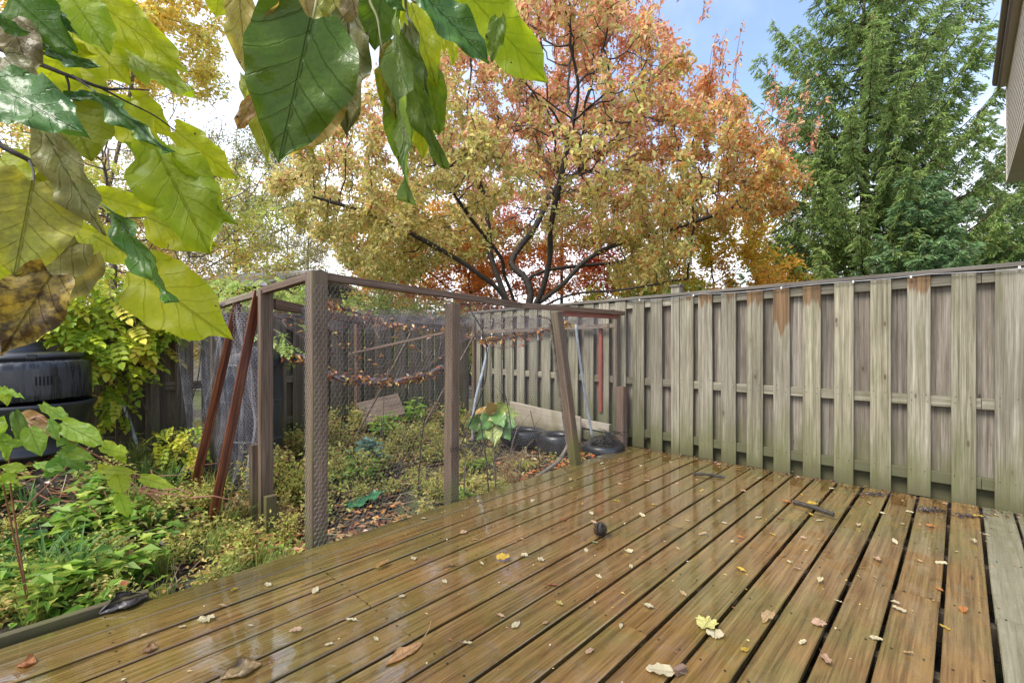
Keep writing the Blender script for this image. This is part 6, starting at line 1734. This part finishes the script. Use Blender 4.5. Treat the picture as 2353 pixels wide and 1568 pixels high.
# the ones that can be told apart
HL = [
 (1168, 1282, .085, 'yellow', 2.2, LB[0], 'bright yellow lobed leaf with brown specks in the middle of the deck'),
 (1212, 1279, .045, 'cream', 1.2, LB[1], 'cream leaf right beside the bright yellow one'),
 (1236, 1290, .045, 'cream', -1.0, LB[2], 'cream lobed leaf, second to the right of the bright yellow one'),
 (1110, 1300, .042, 'cream', .6, None, 'cream leaf left of the bright yellow one'),
 (1450, 1272, .05, 'cream', .4, LB[1], 'cream ragged leaf below the dark fir cone'),
 (1070, 1222, .05, 'pink', 2.6, LB[2], 'pinkish curled leaf halfway to the corner post'),
 (1290, 1392, .05, (.45, .38, .14), .5, None, 'round yellow-brown leaf beside a long board gap'),
 (1178, 1445, .055, 'cream', -.6, None, 'cream leaf in the lower middle of the deck, alone on its board'),
 (1500, 1398, .05, 'cream', 1.1, None, 'cream leaf near the puddled patch'),
 (1632, 1430, .10, (.62, .60, .22), 2.4, LB[0], 'large pale yellow lobed leaf by the right-hand gaps'),
 (1642, 1470, .075, 'cream', -.4, LB[1], 'cream leaf just below the large pale yellow lobed one'),
 (1772, 1412, .10, 'tan', 2.3, FL[4], 'large tan leaf lying across a board gap'),
 (1892, 1432, .06, 'pink', 1.9, LB[2], 'pale pink leaf with a stalk at a board edge'),
 (1890, 1507, .075, 'pink', 2.9, FL[1], 'rolled pinkish leaf close to the bottom edge'),
 (1545, 1552, .10, 'cream', 1.4, FL[2], 'big cream leaf cut by the bottom edge'),
 (2080, 1408, .055, 'cream', .6, FL[0], 'cream leaf lying alone on a right-hand board'),
 (2012, 1282, .075, 'pink', 2.7, FL[1], 'pink ragged leaf on a right-hand board'),
 (1885, 1332, .085, 'cream', 2.5, FL[3], 'narrow cream leaf curled beside yellow specks'),
 (1972, 1205, .075, 'cream', 2.5, FL[3], 'narrow cream curled leaf below the fence sticks'),
 (2232, 1243, .085, 'cream', 2.6, FL[3], 'narrow cream leaf beside the pale boards'),
 (2148, 1212, .05, 'orange', 1.0, LB[1], 'orange pointed leaf standing in a right-hand gap'),
 (2165, 1360, .035, 'orange', .2, None, 'small orange leaf stuck in the gap of the last brown boards'),
 (1575, 1372, .05, 'tan', .3, FL[1], 'curled tan leaf at the edge of a golden board'),
 (470, 1435, .07, 'cream', .4, LB[2], 'cream frayed leaf on the left boards'),
 (722, 1365, .06, 'cream', .2, FL[0], 'cream leaf near the first butt joint'),
 (620, 1348, .045, 'cream', 1.0, None, 'small cream leaf near the left boards of the corner post'),
 (692, 1447, .05, 'pink', 2.0, FL[2], 'pinkish leaf with a stalk on the left boards'),
 (548, 1352, .05, 'yellow', 2.8, FL[3], 'narrow yellow leaf on the outermost boards'),
 (906, 1198, .105, (.50, .28, .07), -.9, FL[3], 'large golden-brown curled leaf standing at the deck edge'),
 (862, 1310, .095, (.38, .22, .07), -.7, FL[3], 'curled brown-yellow leaf on the fourth board from the garden'),
 (1045, 1300, .06, 'brown', 1.9, FL[3], 'dark brown narrow leaf lying over a gap'),
 (1158, 1420, .04, 'pink', 1.1, None, 'small pink triangular leaf in the middle boards'),
]
for x, y, s, c, a, me, lb in HL:
    deck_leaf(x, y, s, c, a, me, lb, lift=.012 if s > .08 else .006, group='x')['group'] = ''
for o in list(COL.objects):
    if o.get('group') == '': del o['group']
SC = [(1545,1060),(1510,1042),(1640,1068),(1432,1118),(1320,1104),(1405,1155),(1350,1180),(1290,1190),(1230,1150),(1180,1190),(1085,1245),(1440,1090),(1500,1100),(1560,1112),(1700,1078),(1745,1100),(1690,1130),(1610,1128),(1520,1160),(1480,1190),(1620,1170),(1660,1200),(1745,1190),(1770,1230),(1830,1140),(1850,1240),(1900,1120),(1930,1100),(1960,1130),(1880,1075),(1820,1085),(2010,1175),(2060,1200),(2085,1180),(1990,1150),(1715,1240),(1670,1250),(1600,1232),(1560,1262),(1800,1290),(1850,1310),(1720,1310),(2000,1330),(2040,1380),(2110,1290),(2180,1290),(2060,1255),(1920,1380),(2150,1440),(1460,1305),(1385,1330),(1265,1345),(1340,1262),(1200,1240),(970,1190),(1020,1330),(960,1280),(930,1370),(805,1420),(740,1480),(860,1470),(1075,1480),(1340,1500),(1700,1500),(1830,1480),(2000,1470),(2080,1500),(2200,1400),(2290,1190),(2270,1230),(1250,1440),(1420,1430),(580,1440),(400,1440),(330,1460),(520,1390),(1870,1195),(1790,1195),(2230,1185),(1655,1155),(1585,1195),(1780,1068),(1730,1060),(1590,1045),(1470,1070),(1390,1062)]
for (x, y) in SC:
    c = random.choices(['cream', 'tan', 'yellow', 'orange', 'pink', 'red-brown'], [5, 2, 1.6, 1.2, 2, .8])[0]
    deck_leaf(x + random.uniform(-12, 12), y + random.uniform(-5, 5), random.uniform(.028, .06), c, random.uniform(0, 6.28), tilt=(random.uniform(-.15, .15), random.uniform(-.2, .2)))
# tiny leaflets and specks
pp2 = Pool()
n = 380
u = rng.uniform(-2.55, 1.2, n); v = rng.uniform(-.2, 4.5, n)
pp2.add(*leaves(Wn(u, v, np.full(n, .004)), rng.uniform(.008, .022, n), jitter_col(np.array([(.6, .5, .2), (.55, .35, .12), (.65, .6, .45), (.3, .12, .05)])[rng.integers(0, 4, n)], n, .25), up=5, droop=0, aspect=.5, fold=.03))
n = 260                                                # debris collected against the fence
u = rng.uniform(-2.4, 1.2, n); v = 4.56 - np.abs(rng.normal(size=n)) * .07
pp2.add(*leaves(Wn(u, v, np.full(n, .005)), rng.uniform(.012, .04, n), jitter_col(np.array([(.06, .035, .025), (.15, .06, .03), (.3, .2, .1)])[rng.integers(0, 3, n)], n, .3), up=3, droop=0, aspect=.5))
tag(link('leaf_specks', pp2.mesh('leaf_specks'), None, M_litter), 'tiny leaflets and specks stuck to the wet deck', kind='stuff')

# sticks
def stick(x0, y0, x1, y1, r, label, bend=.01):
    a, b = deck_pt(x0, y0), deck_pt(x1, y1); a.z = b.z = r + .003
    m_ = (a + b) / 2 + Vector((0, bend, .004))
    P_ = smooth_path([a, m_, b], 5)
    v, f = polytube(P_, [r * random.uniform(.75, 1.15) for _ in P_], 7)
    return tag(link('stick', mesh_np('stick', v, f, False), None, M_bark), label, 'stick')
stick(1592, 1091, 1665, 1099, .011, 'straight dark stick lying on the boards towards the fence corner')
stick(1824, 1158, 1915, 1187, .015, 'thick broken dark stick with yellow leaves around it')
stick(1850, 1178, 1922, 1194, .003, 'thin pale twig beside the thick broken stick')
deck_leaf(1815, 1153, .10, 'orange', 2.0, FL[1], 'orange leaf at the left end of the broken stick')
deck_leaf(1878, 1166, .08, 'yellow', 1.0, LB[0], 'yellow leaf lying on the broken stick', lift=.02)
deck_leaf(1868, 1186, .05, 'yellow', .2, FL[3], 'narrow yellow leaf under the broken stick')
# fir cone with pale leaf
cp_ = deck_pt(1379, 1232)
cone = empty('fir_cone', (cp_.x, cp_.y, .0), label='dark wet fir cone in the middle of the deck with a leaf beside it', cat='cone')
M_cone = plain('dark_wet_cone', (.035, .025, .02), .4, nz=(.015, .012, .01), nscale=60)
v, f = lathe([(.0, 0), (.018, .008), (.024, .028), (.018, .055), (.0, .075)], 12); link('core', mesh_np('core', v, f, True), cone, M_cone).location = (0, 0, .004)
cs = Pool()
for k in range(70):
    a = k * 2.399; t = k / 70; z = .006 + t * .07; rr = .026 * math.sin(math.pi * (.15 + .8 * t)) + .004
    p = np.array([math.cos(a) * rr, math.sin(a) * rr, z]); o_ = np.array([math.cos(a), math.sin(a), .5]) * .012; s_ = np.array([-math.sin(a), math.cos(a), 0]) * .008
    cs.add(np.array([p - s_, p + s_, p + o_ + s_ * .6, p + o_ + np.array([0, 0, .004]), p + o_ - s_ * .6]), np.array([(0, 1, 2, 3, 4)]))
tag(link('scale', cs.mesh('scale', color=False), cone, M_cone), kind='stuff')
deck_leaf(1368, 1205, .05, 'pink', .5, FL[2], 'pinkish leaf touching the far side of the fir cone', lift=.01)
deck_leaf(1372, 1248, .035, (.30, .38, .22), 1.2, FL[0], 'grey-green leaf in front of the fir cone')
# offcut of wood
bq = deck_pt(1572, 1541); bv, bf = box_data(.022, .022, .045, .002)
o = tag(link('wood_offcut', mesh_np('wood_offcut', bv, bf), None, M_red), 'small red-brown wood offcut at the bottom edge', 'wood block'); o.location = (bq.x, bq.y, .013); o.rotation_euler = (R(90), 0, R(-62))
# long curled dead leaf
def curled(x0, y0, x1, y1, wid, hgt, col, label, seed, name='curled_leaf', turns=1.25, mat=None):
    a, b = deck_pt(x0, y0), deck_pt(x1, y1); r = random.Random(seed)
    d = b - a; L = d.length; ang = math.atan2(d.y, d.x)
    V_, F_ = [], []; n_, m_ = 14, 12
    for i in range(n_ + 1):
        t = i / n_; w_ = wid * math.sin(math.pi * (.03 + .93 * t)) ** 1.1; tw = r.uniform(-.3, .3)
        for j in range(m_ + 1):
            th_ = -2.6 * turns * .5 + j / m_ * 2.6 * turns + tw
            rr = w_ * (.5 + .16 * j / m_) * (1 + .09 * math.sin(i * .8 + j * .7))
            V_.append((t * L, math.sin(th_) * rr, max(.002, (1 - math.cos(th_)) * rr * hgt / wid * .34 + .003 * math.sin(i * .9 + j * 1.3))))
    F_ = [(i * (m_ + 1) + j, (i + 1) * (m_ + 1) + j, (i + 1) * (m_ + 1) + j + 1, i * (m_ + 1) + j + 1) for i in range(n_) for j in range(m_)]
    me = mesh_np(name, np.array(V_), np.array(F_), True, uv=np.array([(.5 + (q[1]) * 4, q[0] / L) for q in V_]))
    o = link(name, me, None, mat or ML_fallen); o.location = (a.x, a.y, .003); o.rotation_euler = (0, 0, ang); o.color = (*col, 1)
    return tag(o, label, 'leaf')
o = curled(885, 1530, 972, 1478, .045, .045, (.42, .23, .11), 'long curled tan leaf with a thin stalk on the lower middle boards', 1)
sv_, sf_ = polytube(smooth_path([deck_pt(970, 1480) + Vector((0, 0, .02)), deck_pt(985, 1462) + Vector((0, 0, .03)), deck_pt(990, 1446) + Vector((0, 0, .035))], 4), .0022, 5)
sv_ = np.array([tuple(o.matrix_basis.inverted() @ Vector(q)) for q in sv_]); ss = link('leaf_stalk', mesh_np('leaf_stalk', sv_, sf_), o, M_small); ss.color = (.45, .30, .14, 1)
curled(505, 1560, 600, 1528, .075, .075, (.22, .16, .09), 'big crumpled grey-brown leaf at the bottom edge of the deck', 2, turns=1.7)
curled(326, 1497, 362, 1490, .04, .045, (.22, .12, .06), 'small crumpled brown leaf on the left boards', 3, turns=1.6)
curled(40, 1532, 82, 1524, .045, .06, (.34, .11, .04), 'crumpled orange-brown leaf at the lower left', 4, turns=1.6)
# crumpled dark plastic at the deck edge
o = curled(228, 1412, 340, 1370, .11, .10, (.05, .042, .04), 'crumpled dark plastic scrap draped over the deck edge', 5, 'plastic_scrap', 1.9, plain('dark_wet_film', (.045, .036, .034), .22, nz=(.10, .085, .08), nscale=30, bumpk=.8))
o['category'] = 'plastic scrap'
sp4 = bpy.data.objects.new('leaf', FL[0]); COL.objects.link(sp4); sp4.parent = o; sp4.scale = (.05, .05, .05); sp4.location = (.09, .0, .085); sp4.color = (.45, .12, .05, 1)
# soggy dark debris by the fence
def debris(x, y, n, sx, sy, label):
    p = deck_pt(x, y); q = Pool()
    c = rng.normal(size=(n, 3)) * np.array([sx, sy, .004]); c[:, 2] = np.abs(c[:, 2]) + .003
    q.add(*leaves(c, rng.uniform(.008, .022, n), jitter_col(np.array([(.03, .022, .025), (.07, .05, .05), (.16, .13, .13)])[rng.integers(0, 3, n)], n, .3), up=2, droop=0, aspect=.4, axis=None))
    o = link('wet_debris', q.mesh('wet_debris'), None, M_litter); o.location = (p.x, p.y, 0); return tag(o, label, 'debris', kind='thing')
debris(2008, 1136, 170, .055, .02, 'dark soggy needle clump by the fence, leftmost of three')
debris(2135, 1172, 200, .05, .025, 'dark soggy needle clump by the fence, middle of three')
debris(2222, 1186, 150, .045, .02, 'dark soggy needle clump by the fence, nearest the pale boards')
